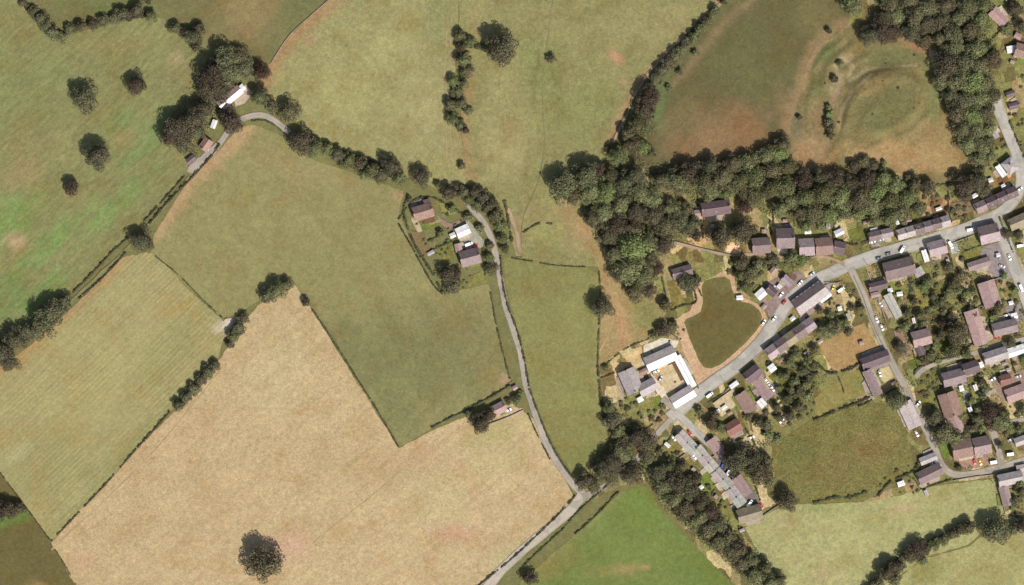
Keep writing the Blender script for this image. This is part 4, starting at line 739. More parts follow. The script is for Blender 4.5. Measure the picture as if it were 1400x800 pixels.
HEDGES = [
 ([(28,0),(48,20),(66,38),(84,50)],9,3.0,'thick hedge beneath the top-left tree row, steep western part',0),
 ([(84,50),(110,36),(150,27),(208,20)],7,2.8,'thick hedge beneath the top-left tree row, eastern part',0),
 ([(636,60),(650,64),(668,62)],9,2.8,'short hedge joining the north-south hedgerow to its big tree',0),
 ([(629,46),(634,70),(637,95),(622,125),(617,150),(634,178)],15,3.0,'thick north-south hedge beneath its small trees',0),
 ([(333,432),(322,456),(314,472)],10,3.0,'dense hedge beside the field gateway',0),
 ([(296,494),(270,524),(242,557)],10,3.0,'dense hedge between the mown and tan fields',0),
 ([(1194,806),(1216,774),(1250,752),(1290,733),(1326,716)],9,3.0,'dense hedge between the two southern meadows',0),
 ([(-20,496),(20,466),(60,436),(92,408)],8,3.0,'dense hedge under the trees at the left edge',0),
 ([(400,192),(440,204),(480,217),(515,230),(548,243)],9,3.0,'dense hedge under the trees from farm to hamlet',0),
 ([(640,262),(662,272),(678,294),(688,325)],9,3.0,'dense hedge under the trees around the hamlet lane',0),
 ([(975,14),(945,52),(912,86),(890,118)],10,3.0,'dense scrub hedge inside the diagonal belt',0),
 ([(1131,146),(1133,168),(1136,188)],7,2.5,'narrow dark hedge on the mound earthwork',0),
 ([(560,268),(552,290),(565,330),(590,372),(605,400)],3.5,1.8,'hamlet western garden hedge, inner line',.3),
 ([(585,330),(600,322),(614,312)],3,1.6,'hedge across the middle of the hamlet gardens',.2),
 ([(575,352),(596,340),(618,330)],3,1.6,'lower cross hedge of the hamlet gardens',.2),
 ([(661,340),(664,360),(663,380)],3.5,1.8,'hedge east of the larger hamlet house',.1),
 ([(-60,528),(-20,500)],4,1.8,'short hedge west of the left-hand tree line',0),
 ([(100,400),(130,370),(152,346),(176,324)],3,1.6,'north hedge of the green track, lower half',.08),
 ([(197,302),(222,275),(252,241)],2.6,1.5,'north hedge of the green track, upper half',.08),
 ([(108,408),(140,380),(172,345)],3,1.6,'south hedge of the green track, lower half',.1),
 ([(204,306),(232,273),(262,243),(290,212),(300,197)],3.4,1.9,'south hedge of the green track, upper half',0),
 ([(212,350),(245,377),(275,408),(303,434)],1.8,0.8,'low broken hedge between mown field and olive field',.3),
 ([(188,612),(210,588),(232,563)],3,1.7,'dark hedge above the diagonal field boundary gap',0),
 ([(70,740),(110,698),(148,658),(186,614)],2.6,1.3,'gappy hedge along the lower diagonal boundary',.45),
 ([(72,746),(90,775),(104,800),(125,840)],1.8,0.7,'low hedge between tan field and corner pasture',.5),
 ([(0,646),(35,693),(68,738)],1.6,0.7,'low hedge west of the mown field',.2),
 ([(426,422),(455,465),(482,508)],3,0.7,'upper grassy hedge bank between olive and tan fields',.1),
 ([(482,508),(515,560),(545,611)],2.4,0.6,'lower grassy hedge bank between olive and tan fields',.1),
 ([(590,585),(612,573),(636,562)],2.6,1.5,'dark clipped hedge running west from the lone cottage tree',0),
 ([(636,562),(665,546),(698,527)],3.0,1.9,'dark clipped hedge behind the lone cottage',0),
 ([(671,400),(677,435),(686,475),(697,518)],2.2,1.2,'thin hedge west of the lane',.1),
 ([(684,350),(687,385),(695,420),(707,452),(716,488),(723,528)],3,1.3,'green hedge on the lane east side, upper half',0),
 ([(724,532),(738,570),(758,616),(782,652)],3,1.3,'green hedge on the lane east side, lower half',0),
 ([(722,566),(735,595),(752,628)],1.8,1.0,'thin hedge between the tan field and the lane',.2),
 ([(786,678),(765,702),(735,731),(702,762),(670,788),(648,806)],2.6,1.5,'hedge between the tan field and the lower lane',.1),
 ([(772,722),(745,746),(718,772)],2.4,1.4,'hedge between bright field and lower lane',0),
 ([(838,657),(812,680),(790,700),(778,714)],2.8,1.6,'hedge beside the wooded lane',0),
 ([(786,731),(815,705),(846,672)],2.8,1.5,'parallel hedge on the edge of the bright green field',0),
 ([(545,306),(565,341),(590,386),(605,402)],2.2,1.3,'hedge on the west boundary of the hamlet',.1),
 ([(545,300),(555,285),(570,272),(590,270),(612,280),(632,292)],2.8,1.3,'curving hedge around the top of the hamlet garden',.2),
 ([(345,166),(362,165),(378,173),(392,187)],2.6,1.3,'curved hedge under the farm drive',0),
 ([(430,188),(470,208),(515,222),(550,246)],5,2.0,'tall bushy hedge linking farm and hamlet',.1),
 ([(690,275),(695,300),(700,330)],4,1.6,'bushy verge hedge above the lane bend',.1),
 ([(960,28),(930,64),(902,98),(888,118)],9,2.2,'scrubby hedge beside the field path',.0),
 ([(1112,688),(1140,680),(1160,680),(1185,672)],5,1.8,'dark hedge below the rough ground',.1),
 ([(1112,574),(1140,563),(1178,548),(1196,538)],4,1.8,'dark hedge above the rough ground',.1),
 ([(1118,498),(1135,510),(1160,505),(1176,496)],4,1.8,'hedge under the orange paddock',.1),
 ([(1146,516),(1152,530),(1156,548)],1.8,0.9,'dotted hedge dividing the paddock strip',.6),
 ([(1075,548),(1090,528),(1118,508)],5,2.2,'overgrown hedge west of the paddock strip',.1),
 ([(905,380),(909,398),(912,412)],2.2,1.5,'hedge on the west side of the cottage garden',0),
 ([(918,424),(932,418),(951,413),(949,396)],2.4,1.6,'hedge on the corner of the cottage garden',0),
 ([(819,372),(821,410),(818,455),(817,500)],2.2,0.9,'thin hedge on the east side of lane-side field',.4),
 ([(817,500),(821,545),(826,580)],3.5,1.3,'hedge west of the farmhouse',.1),
 ([(830,497),(845,484),(862,473),(888,463)],1.8,0.9,'thin hedge above the white-roofed farm',.2),
 ([(700,353),(725,357),(760,363),(800,365)],2,0.8,'low hedge across the top of lane-side field',.3),
 ([(715,318),(735,306),(755,306)],3.2,0.9,'faint hedge bank crossing the meadow bottom',.2),
 ([(1250,512),(1256,503),(1280,494),(1306,487),(1325,483)],2.4,1.6,'curved hedge beside the access road',0),
 ([(1208,408),(1222,402),(1236,402)],3,1.7,'hedge crossing the lawns behind the side-road house',0),
 ([(1225,452),(1245,436),(1268,428)],2.4,1.4,'hedge beyond the greenish slate outbuilding',.2),
 ([(1272,420),(1290,404),(1312,396)],3.4,1.9,'dark hedge across the middle gardens',.1),
 ([(1320,480),(1330,470),(1340,472)],2.4,1.5,'short hedge by the long pink-roofed building',.1),
 ([(1312,432),(1330,424),(1345,416)],2.2,1.3,'hedge north of the long pink-roofed building',.1),
 ([(1256,538),(1275,532),(1290,528)],2.4,1.4,'hedge dividing gardens by the side road',.1),
 ([(1100,448),(1125,436),(1148,426)],2.2,1.4,'hedge behind the row of stepped street houses',.1),
 ([(1320,344),(1335,338),(1350,333)],1.8,1.2,'hedge north of the narrow right-hand lawn',.1),
 ([(1200,678),(1215,660),(1240,648),(1252,640),(1256,626)],3.6,1.8,'hedge around the white-gabled cottage gardens',.1),
 ([(1258,668),(1285,660),(1300,655)],2.2,1.0,'hedge under the purple-roofed cottage',.2),
 ([(1338,615),(1352,600),(1362,618)],2.0,1.2,'hedge beside the close',.2),
 ([(1300,608),(1312,600),(1328,598)],2.2,1.5,'hedge behind the pair of brown roofs',.1),
 ([(1372,592),(1388,584),(1400,580)],2.2,1.3,'hedge on the close near the right edge',.1),
 ([(1356,516),(1370,510),(1385,505)],2.2,1.3,'hedge behind the orange-roofed house',.1),
 ([(1280,253),(1290,252),(1302,250)],2,1.0,'short hedge closing the top of the terrace gardens',0),
 ([(1297,262),(1297,280),(1301,304)],2.4,1.2,'green hedge between terrace and empty plot',0),
 ([(1228,306),(1250,302),(1275,298)],3,1.5,'bright hedge behind the long terrace',.1),
 ([(1150,330),(1170,334),(1188,328)],3,1.4,'hedge curling past the wide brown house',.1),
 ([(1300,290),(1325,283),(1350,272)],2,1.0,'hedge behind the upper terrace',.1),
 ([(1110,410),(1130,412),(1148,400)],3,1.4,'hedge behind the big slate hall',.2),
 ([(860,606),(885,586),(902,572)],3,1.4,'hedge along the wooded lane by the farm',.1),
 ([(898,616),(912,604),(922,592)],2.4,1.5,'dark hedge at the top of the stepped terrace',0),
 ([(1380,165),(1392,195),(1400,215)],3,1.3,'verge hedge beside the upper road',.1),
 ([(1366,296),(1372,312),(1385,345)],2.6,1.0,'green hedge east of the right-hand road',.1),
 ([(940,520),(955,530)],2,1.0,'short hedge behind the pale farm range',0),
 ([(1000,525),(985,540),(968,550)],1.8,1.2,'hedge fronting the concrete yard',0),
 ([(1240,650),(1250,656),(1256,664)],2.4,1.2,'garden hedge west of the purple-roofed cottage',.1),
]
for pts, wd, hg, lb, gp in HEDGES: hedge(pts, wd, hg, lb, gap=gp)

def undergrowth(name, poly, dens, leaf, hmin, hmax, label, mat=L_MID):
    Pp = ARR(poly); x0, y0 = Pp.min(0); x1, y1 = Pp.max(0)
    excl = [ARR(p) for p in ([(1110,466),(1150,450),(1184,436),(1210,484),(1190,535),(1150,556),(1116,575),(1112,540),(1140,507)],[(1340,337),(1368,328),(1382,350),(1394,380),(1372,388),(1345,374)],[(1030,398),(1060,380),(1092,368),(1102,378),(1076,410),(1052,434)],[(1200,498),(1215,494),(1223,515),(1210,526)],[(972,551),(998,531),(1014,550),(986,572)])] if name == 'garden_plants' else []
    n = int((x1-x0)*(y1-y0)*dens); X = RNG.uniform(x0, x1, n); Y = RNG.uniform(y0, y1, n)
    ok = inside(X, Y, Pp); ok &= (np.sin(X*0.31)+np.sin(Y*0.37+X*0.11)+np.sin((X-Y)*0.19)) > (0.55 if name == 'garden_plants' else -1.3)
    for e_ in excl: ok &= ~inside(X, Y, e_)
    for L, hw in ROADS: ok &= polydist(X, Y, L[::3]) > hw+0.7
    for (cx, cy, rr, ww, a) in BRECT:
        dx = X-cx; dy = Y-cy; u = dx*math.cos(a)+dy*math.sin(a); v = -dx*math.sin(a)+dy*math.cos(a)
        ok &= ~((np.abs(u) < rr/2+0.6) & (np.abs(v) < ww/2+0.6))
    X = X[ok]; Y = Y[ok]; n = len(X)
    q = 0.5+0.5*np.sin(X*0.5)*np.sin(Y*0.45+1); hh = hmin+(hmax-hmin)*q
    Z = h0(X, Y)+0.1+hh*RNG.uniform(.2, 1, n)
    nr = np.stack([RNG.normal(0, .5, n), RNG.normal(0, .5, n), np.ones(n)], 1)
    V, F, K = leaf_quads(np.stack([X, Y, Z], 1), nr, RNG.uniform(.6, 1.3, n)*leaf, np.clip(RNG.normal(.5, .2, n), 0, 1))
    o = link(name, mesh_np(name, V, F, [mat], K)); tag(o, kind='stuff', label=label, cat='undergrowth')

# ------------------------------------------------------------------ buildings
BRECT = []
RR = random.Random(3)
def window_meshes():
    f = MB(); w_, h_, t = 0.6, 0.65, 0.07
    f.box(-w_, -t, -h_, w_, 0.03, -h_+.09); f.box(-w_, -t, h_-.09, w_, 0.03, h_); f.box(-w_, -t, -h_+.09, -w_+.09, 0.03, h_-.09); f.box(w_-.09, -t, -h_+.09, w_, 0.03, h_-.09); f.box(-.03, -t+.01, -h_+.09, .03, 0.02, h_-.09)
    f.box(-w_-.08, -t-.08, -h_-.1, w_+.08, 0.03, -h_-.002)
    p = MB(); p.box(-w_+.09, -t+.04, -h_+.09, -.03, 0.0, h_-.09); p.box(.03, -t+.04, -h_+.09, w_-.09, 0.0, h_-.09)
    d = MB(); d.box(-.47, -.05, -1.02, .47, .03, 1.02); d.box(-.57, -.09, -1.02, -.47, .03, 1.12); d.box(.47, -.09, -1.02, .57, .03, 1.12)
    s = MB(); s.box(-.4, -.55, 0, .4, .55, .09)
    sg = MB(); sg.box(-.32, -.47, .09, .32, .47, .10)
    return f.mesh('window', [M_FRAME]), p.mesh('pane', [M_GLASS]), d.mesh('door', [M_DOOR]), s.mesh('skylight', [M_FRAME]), sg.mesh('pane', [M_GLASS])
W_FR, W_PN, D_DR, SKL, SKG = window_meshes()
ch = MB(); ch.box(-.45, -.35, -1.2, .45, .35, .9, 0); ch.box(-.52, -.42, .9, .52, .42, 1.02, 0)
ch.cyl(-.22, 0, 1.02, 1.45, .13, .11, 8, 1); ch.cyl(.22, 0, 1.02, 1.45, .13, .11, 8, 1)
CHIM = ch.mesh('chimney', [M_CHIM, M_POT])
def house(x, y, lp, wp, ang, label, roof='slate', wall='stone', eave=4.6, pitch=34, chim=2, name='house', cat='house', roofb=None, sky_l=0, group=None, over=0.3, endover=None, hip=0, wins=True, dz=0.0):
    """ang: ridge direction in degrees, anticlockwise from east"""
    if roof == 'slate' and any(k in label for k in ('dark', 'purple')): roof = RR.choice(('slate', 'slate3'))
    elif roof == 'slate': roof = RR.choice(('slate', 'slate', 'slate2', 'slate2', 'slate3', 'grey', 'moss') ); roofb = roofb and 'slate3'  # second slope, facing north, gets darker slate: shade put into the roof colour
    X, Y = PX(x, y); L = lp*S; W = wp*S; a = math.radians(ang)
    BRECT.append((X, Y, L, W, a))
    z = H(X, Y)+dz
    root = empty(name, (X, Y, z), a); tag(root, label, cat, group)
    hl, hw_ = L/2-over, W/2-over; eo = over if endover is None else endover
    hl = L/2-eo
    tp = math.tan(math.radians(pitch)); rise = hw_*tp
    b = MB()
    bz = -1.2
    if hip:
        b.box(-hl, -hw_, bz, hl, hw_, eave)
    else:
        b.quad([(-hl, -hw_, bz), (hl, -hw_, bz), (hl, -hw_, eave), (-hl, -hw_, eave)])
        b.quad([(hl, hw_, bz), (-hl, hw_, bz), (-hl, hw_, eave), (hl, hw_, eave)])
        b.quad([(hl, -hw_, bz), (hl, hw_, bz), (hl, hw_, eave), (hl, 0, eave+rise), (hl, -hw_, eave)])
        b.quad([(-hl, hw_, bz), (-hl, -hw_, bz), (-hl, -hw_, eave), (-hl, 0, eave+rise), (-hl, hw_, eave)])
        b.quad([(-hl, -hw_, bz), (-hl, hw_, bz), (hl, hw_, bz), (hl, -hw_, bz)])
    link('wall', b.mesh('wall', [WALL[wall]]), root)
    # roof slab
    r = MB(); t = 0.22; ye = W/2; ze = eave-over*tp+0.02; zr = eave+rise+0.02; xe = L/2; xr = xe-hip*W/2*0.9
    def P3(x_, y_, z_): return (x_, y_, z_)
    up = t
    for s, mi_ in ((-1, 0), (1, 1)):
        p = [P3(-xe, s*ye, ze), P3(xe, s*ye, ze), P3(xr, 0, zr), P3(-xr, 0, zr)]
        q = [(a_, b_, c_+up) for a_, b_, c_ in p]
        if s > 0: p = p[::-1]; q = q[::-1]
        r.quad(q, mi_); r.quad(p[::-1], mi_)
        for i in range(4):
            j = (i+1) % 4
            if (i, j) in ((2, 3),) and s < 0 or (i, j) == (0, 1) and s > 0: continue
            r.quad([p[i], p[j], q[j], q[i]], mi_)
    if hip:
        for s in (-1, 1):
            p = [P3(s*xe, -ye, ze+up), P3(s*xe, ye, ze+up), P3(s*xr, 0, zr+up)]
            if s < 0: p = p[::-1]
            r.quad(p, 0)
            r.quad([P3(s*xe, -ye, ze), P3(s*xe, ye, ze), P3(s*xe, ye, ze+up), P3(s*xe, -ye, ze+up)] if s > 0 else [P3(s*xe, ye, ze), P3(s*xe, -ye, ze), P3(s*xe, -ye, ze+up), P3(s*xe, ye, ze+up)], 0)
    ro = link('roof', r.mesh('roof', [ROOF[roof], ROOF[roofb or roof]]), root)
    rd = MB(); n = 1
    rd.quad([(-xr, -.16, zr+up-.06), (xr, -.16, zr+up-.06), (xr, 0, zr+up+.1), (-xr, 0, zr+up+.1)])
    rd.quad([(-xr, 0, zr+up+.1), (xr, 0, zr+up+.1), (xr, .16, zr+up-.06), (-xr, .16, zr+up-.06)])
    link('ridge_tiles', rd.mesh('ridge_tiles', [M_RIDGE]), ro)
    for i in range(chim):
        cx = (-1 if i == 0 else 1)*(xr-0.75 if not hip else xr*.6)
        c = link('chimney', CHIM, ro, (cx, 0, zr+up)); c.rotation_euler = (0, 0, math.pi/2)
    for i in range(sky_l):
        sx = L*((i+1)/(sky_l+1)-.5); s = random.choice((-1, 1)); yy = s*W*.25
        k = link('skylight', SKL, ro, (sx, yy, zr-(W*.25)*tp+up-0.02)); k.rotation_euler = (-s*math.radians(pitch), 0, 0)
        link('pane', SKG, k)
    if wins:
        nw = max(1, int(L/3.2)); storeys = 2 if eave > 4 else 1
        for s in (-1, 1):
            for k in range(nw):
                for st in range(storeys):
                    px_ = -hl+(k+.5)*(2*hl/nw)
                    if st == 0 and k == nw//2:
                        d = link('door', D_DR, root, (px_, s*hw_, 1.03), 0 if s < 0 else math.pi); continue
                    wo = link('window', W_FR, root, (px_, s*hw_, 1.35+st*2.45), 0 if s < 0 else math.pi)
                    link('pane', W_PN, wo)
    return root
def terrace(x0, y0, x1, y1, wp, n, phrase, roofs=('slate',), walls=('stone', 'white', 'cream'), eave=4.8, roofb=None, step=0.0, pitch=34):
    dx, dy = x1-x0, y1-y0; L = math.hypot(dx, dy); a = math.degrees(math.atan2(-dy, dx)); u = L/n
    for i in range(n):
        t = (i+.5)/n; e = eave+(step*((i % 2)*2-1))+random.uniform(-.12, .12)
        house(x0+dx*t, y0+dy*t, u-0.04, wp, a, f'{ordn(i)} house from the west in the {phrase}', roof=random.choice(roofs), wall=random.choice(walls), eave=e, chim=1, name='terraced_house', cat='house', group='houses in the '+phrase, endover=0.02, roofb=roofb, sky_l=1 if random.random() < .25 else 0, pitch=pitch+random.uniform(-.8, .8))
# farm, top left
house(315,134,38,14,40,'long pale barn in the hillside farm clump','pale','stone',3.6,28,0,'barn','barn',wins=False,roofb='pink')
house(331,121,9,9,40,'small white-roofed shed at the north end of hillside farm','white','white',2.6,15,0,'shed','shed',wins=False)
house(308,152,20,12,60,'dark-roofed farmhouse beneath trees in the hillside farm','dark','stone',4.4,34,1)
house(293,170,12,7,70,'pale little shed beside hillside farm drive','pale','white',2.4,12,0,'shed','shed',wins=False)
house(282,198,17,14,55,'maroon-roofed hillside farm cottage above the yard','brown','stone',3.4,32,1)
house(262,219,13,10,40,'grey outbuilding at the lower end of hillside farm yard','dark','stone',2.8,25,0,'outbuilding','outbuilding',wins=False)
# hamlet
house(579,290,28,20,16,'brown-roofed house alone at the west of the hamlet','brown','stone',4.6,34,2,roofb='brown')
house(584,277,9,9,16,'small square annexe behind the western hamlet house','dark','stone',3.0,20,0,'outbuilding','outbuilding',wins=False)
house(633,316,19,14,24,'pale-roofed shed in the hamlet yard','pale','white',3.0,12,0,'shed','shed',wins=False)
house(619,322,8,7,24,'tiny pale greenhouse beside the hamlet shed','pale','white',2.0,20,0,'greenhouse','greenhouse',wins=False)
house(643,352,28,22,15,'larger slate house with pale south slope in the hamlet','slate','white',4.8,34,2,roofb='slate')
house(627,339,12,10,-78,'brown lean wing northwest of the larger hamlet house','pink','stone',3.0,24,0,'outbuilding','outbuilding')
house(589,346,10,5,30,'small grey shed among the hamlet vegetable plots','grey','stone',2.0,15,0,'shed','shed',wins=False)
# cottage by lane
house(683,558,18,15,28,'pinkish-roofed lone cottage west of the lane','pink','cream',3.4,34,2)
house(704,530,7,6,30,'small stone shed at the lane corner by lone cottage','pink','stone',2.2,25,0,'shed','shed',wins=False)
# big house in woods + north side
house(978,285,40,20,8,'large slate house in the wood clearing above two trees','dark','white',5.4,35,2,roofb='dark',sky_l=1)
house(955,292,12,10,8,'pale annexe on the west end of large clearing house','pink','white',3.0,25,0,'outbuilding','outbuilding')
house(932,372,28,15,16,'slate cottage alone under the dry slope path','slate','white',3.4,32,1)
house(924,378,9,7,16,'white conservatory on the cottage below the slope','white','white',2.4,15,0,'conservatory','conservatory')
house(1011,407,9,6,5,'small white shed at the neck of the triangle field','white','white',2.3,15,0,'shed','shed',wins=False)
house(1040,336,25,22,4,'brown-slated house, westernmost in the row above the street bend','slate','stone',4.6,33,1)
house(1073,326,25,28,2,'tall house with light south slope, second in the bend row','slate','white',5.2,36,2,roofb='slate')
house(1102,338,21,24,4,'slate house beside a white car, third in the bend row','slate','stone',4.6,34,1)
house(1126,337,24,24,5,'wide brown house, fourth in the bend row','brown','stone',4.6,32,1)
house(1147,339,16,18,-10,'lower maroon-roofed house at the east end of bend row','dark','stone',3.6,30,1)
house(1104,316,9,8,10,'white shed behind the bend row houses','white','white',2.5,15,0,'shed','shed',wins=False)
house(1147,318,13,9,25,'pale outbuilding above the maroon-roofed end house','pale','stone',2.6,20,0,'outbuilding','outbuilding',wins=False)
house(1195,315,10,6,12,'white-roofed shed behind the short terrace','white','white',2.3,12,0,'shed','shed',wins=False)
terrace(1187,325,1220,317,13,2,'short terrace north of the street')
terrace(1226,322,1298,301,15,6,'long terrace north of the street', roofs=('slate','slate','grey'))
house(1380,227,20,18,-52,'grey square house inside the upper road bend','grey','stone',4.6,30,1,hip=1)
house(1368,234,18,8,-55,'white-roofed lean wing beside the square bend house','white','white',2.6,12,0,'outbuilding','outbuilding')
house(1351,256,6,6,10,'small white kiosk-like shed in the plot above upper terrace','white','white',2.2,10,0,'shed','shed',wins=False)
terrace(1333,286,1389,261,15,4,'upper terrace by the junction', roofs=('slate','dark'))
house(1394,302,34,17,24,'slate house cut by the right edge at the junction','slate','stone',4.8,34,1)
house(1351,320,28,25,14,'large grey house at the junction corner','slate','stone',5.2,32,2,roofb='slate')
house(1281,339,25,20,15,'slate house south of the street with white conservatory beside','slate','white',4.8,34,2)
house(1265,350,17,7,-72,'white conservatory between two street houses','white','white',2.6,15,0,'conservatory','conservatory')
house(1229,367,42,25,14,'broad slate house south of the street with two lawns','slate','cream',5.2,34,2,sky_l=1)
house(1256,372,12,13,-60,'grey annexe east of the broad slate house','grey','cream',3.0,22,0,'outbuilding','outbuilding')
house(1200,391,26,12,14,'narrow maroon-roofed house behind the broad slate house','dark','stone',3.6,32,1)
house(1197,403,13,7,14,'pale low shed beside the narrow maroon-roofed house','pink','white',2.4,15,0,'shed','shed',wins=False)
house(1221,418,36,12,-62,'long greenish slate outbuilding east of the side road','green','stone',3.0,28,0,'outbuilding','outbuilding')
house(1217,397,7,6,14,'small white shed beside the first lawn','white','white',2.2,12,0,'shed','shed',wins=False)
house(1259,462,26,22,15,'pinkish house in the gardens east of the side road','pink','stone',4.4,34,1,roofb='pink')
house(1258,478,16,12,-65,'maroon rear wing of the pinkish garden house','dark','stone',3.2,30,0,'outbuilding','outbuilding')
house(1334,448,50,20,-72,'long pink-roofed building in the right-hand gardens','pink','brick',3.4,22,0,'hall','building')
house(1352,402,36,24,-72,'broad brown-roofed building below the car park','pink','brick',3.8,22,0,'hall','building')
house(1338,361,32,12,18,'narrow grey range west of the car park','slate','stone',3.0,26,0,'outbuilding','outbuilding')
house(1373,448,34,19,14,'slate house with pale gable near right-hand road','slate','white',4.6,32,1)
house(1386,432,9,8,14,'small white-topped shed near right-hand road','white','white',2.4,12,0,'shed','shed',wins=False)
house(1388,480,26,13,18,'pale grey low building at the right edge','pale','white',3.0,15,0,'outbuilding','outbuilding')
# hall and street terraces
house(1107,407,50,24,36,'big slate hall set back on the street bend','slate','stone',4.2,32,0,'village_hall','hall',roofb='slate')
house(1127,405,18,11,38,'pale rear wing of the big slate hall','pale','white',3.0,15,0,'outbuilding','outbuilding')
terrace(1048,486,1112,440,18,5,'stepped row under the big slate hall', roofs=('slate','slate','grey'), walls=('white','cream'))
house(1028,511,25,17,38,'dark slate house at the south end of the street curve','dark','brick',4.6,34,1)
house(1041,531,30,13,-56,'grey long wing behind the dark street house','pink','stone',3.4,28,0,'outbuilding','outbuilding')
house(1019,550,30,18,-58,'brown-roofed bungalow behind the pale concrete yard','brown','cream',3.0,25,1)
house(1003,526,13,6,36,'white flat shed on the street by concrete yard','white','white',2.3,8,0,'shed','shed',wins=False)
house(1041,551,12,10,-50,'pale conservatory east of the brown bungalow','pale','white',2.6,15,0,'conservatory','conservatory')
house(1002,584,22,18,32,'reddish-roofed cottage among trees south of yard','red','cream',3.8,34,1,roofb='red')
house(1055,503,10,10,36,'white rear extension under the stepped row','white','white',2.8,12,0,'outbuilding','outbuilding')
house(1040,402,15,12,42,'pale-roofed building at the forecourt edge','pale','white',3.0,16,0,'outbuilding','outbuilding')
house(1054,398,15,12,-38,'small slate house facing the forecourt','dark','stone',3.8,32,1)
house(1076,384,16,11,-42,'slate cottage on the forecourt corner','slate','stone',3.8,32,1)
house(1058,369,13,8,52,'small pinkish shed above the forecourt','pink','stone',2.4,25,0,'shed','shed',wins=False)
house(1148,422,6,6,15,'small white garden shed behind the hall','white','white',2.2,12,0,'shed','shed',wins=False)
house(1160,432,8,5,-60,'grey garden shed above the orange paddock','grey','stone',2.0,15,0,'shed','shed',wins=False)
# white farm
house(903,490,44,21,24,'white-fronted barn on the north side of the farm court','white','white',3.8,26,0,'barn','barn',roofb='grey')  # roof white on the south-east slope, grey on the north-west
house(936,508,48,11,-62,'long pale barn on the east side of farm court','white','white',3.2,10,0,'barn','barn',wins=False)
house(933,542,34,18,32,'grey and white barn on the street side of court','white','white',3.8,24,0,'barn','barn',roofb='grey')  # white south-east slope, grey north-west slope
house(862,521,34,24,-66,'grey hipped farmhouse west of the farm court','grey','stone',4.4,30,2,hip=0)
house(885,529,26,18,28,'slate wing joining the farmhouse to the court','slate','stone',4.0,34,1)
house(881,507,14,7,26,'narrow tiled lean-to north of the farmhouse','brown','stone',2.4,18,0,'outbuilding','outbuilding',wins=False)
house(875,546,8,7,30,'white little shed south of the farmhouse','white','white',2.3,12,0,'shed','shed',wins=False)
# stepped terrace to the south
terrace(927,592,950,617,17,2,'upper stretch of terrace below the red car', roofs=('green','grey'), walls=('white',), eave=4.4)
terrace(951,612,976,642,17,3,'second stretch of terrace below the red car', roofs=('green','grey'), walls=('white',), eave=4.5)
terrace(977,643,998,666,16,2,'third stretch of terrace below the red car', roofs=('green','grey'), walls=('white',), eave=4.3)
terrace(997,667,1014,690,16,2,'lowest stretch of terrace below the red car', roofs=('green','grey'), walls=('white',), eave=4.5)
house(978,612,28,14,-56,'pink-brown range behind the second terrace stretch','pink','stone',3.4,28,0,'outbuilding','outbuilding')
house(1014,664,30,15,-56,'pink-brown range behind the lowest terrace stretch','pink','stone',3.4,28,0,'outbuilding','outbuilding')
house(1024,702,34,20,16,'slate end house closing the bottom of the terrace','slate','stone',4.6,34,1)
# L-shaped house
house(1196,492,40,17,20,'dark slate range of the L-shaped house on side road','dark','stone',4.6,32,1,roofb='dark')
house(1192,523,38,14,-65,'grey slate wing of the L-shaped house','slate','stone',4.2,30,1)
house(1243,567,38,20,-65,'long grey flat-topped building beside the side road','grey','stone',3.0,10,0,'workshop','workshop')
# right, lower
house(1303,516,32,20,15,'dark slate house, west of pair above the white shed','slate','stone',4.6,34,1)
house(1326,503,24,17,18,'dark slate house, east of pair above the white shed','dark','stone',4.6,34,1)
house(1340,499,8,8,20,'white shed beside the eastern house of the pair','white','white',2.4,12,0,'shed','shed',wins=False)
house(1314,531,6,8,15,'white little shed between house and lawn','white','white',2.2,12,0,'shed','shed',wins=False)
house(1360,486,34,17,18,'slate house north of the orange-roofed house','slate','stone',4.6,34,1)
house(1374,519,16,14,15,'orange-roofed house near the right edge','red','cream',3.8,32,1,roofb='red')
house(1388,538,28,20,20,'pinkish bungalow east of the shade-browned garden tree','pink','cream',3.0,22,1)
house(1298,553,34,26,-72,'brown-roofed large house west of pale patio','brown','stone',4.4,30,2)
house(1306,580,26,18,-68,'pink-roofed wing under the brown large house','pink','stone',3.6,30,0)
house(1314,613,28,26,12,'brown tiled house, left of the twin street-end pair','brown','brick',4.6,32,1,roofb='brown')
house(1341,609,24,25,12,'slate house, right of the twin street-end pair','slate','brick',4.8,34,1,roofb='brown')
house(1270,647,36,18,26,'purple slate cottage with white gable above meadow','slate','white',3.8,34,1)
house(1268,627,24,11,22,'grey low cottage north of the purple slate one','grey','stone',3.0,26,0)
house(1231,661,10,7,20,'white shed in the end garden above the long meadow','white','white',2.2,12,0,'shed','shed',wins=False)
house(1380,654,34,17,12,'slate house behind the wall at lower right','slate','stone',4.4,34,1)
house(1374,678,28,14,-76,'grey wing running south at the meadow wall','slate','stone',3.2,28,0,'outbuilding','outbuilding')
house(1396,640,14,10,12,'grey shed at the right edge above the slate house','grey','stone',2.6,20,0,'shed','shed',wins=False)
house(1396,602,20,12,20,'grey house clipped by the right edge above the close','grey','white',4.0,30,0)
# top right
house(1382,68,10,13,-80,'white-roofed garage at the top right','white','white',2.6,10,0,'garage','garage')
house(1397,71,22,20,-15,'brown-roofed house clipped by the top right edge','brown','cream',4.4,30,1)
house(1364,24,26,16,-45,'purple-roofed house within the top right wood','pink','stone',4.2,32,1)
house(1391,50,10,8,-30,'small pinkish shed above the top right garage','pink','cream',2.4,20,0,'shed','shed',wins=False)
house(1381,129,13,8,20,'dark shed, upper of two beside the wood','dark','stone',2.4,25,0,'shed','shed',wins=False)
house(1386,145,15,9,15,'dark shed, lower of two beside the wood','dark','stone',2.4,25,0,'shed','shed',wins=False)
house(1359,182,16,8,-62,'weathered grey shed at the top of upper road','slate','stone',2.6,25,0,'shed','shed',wins=False)

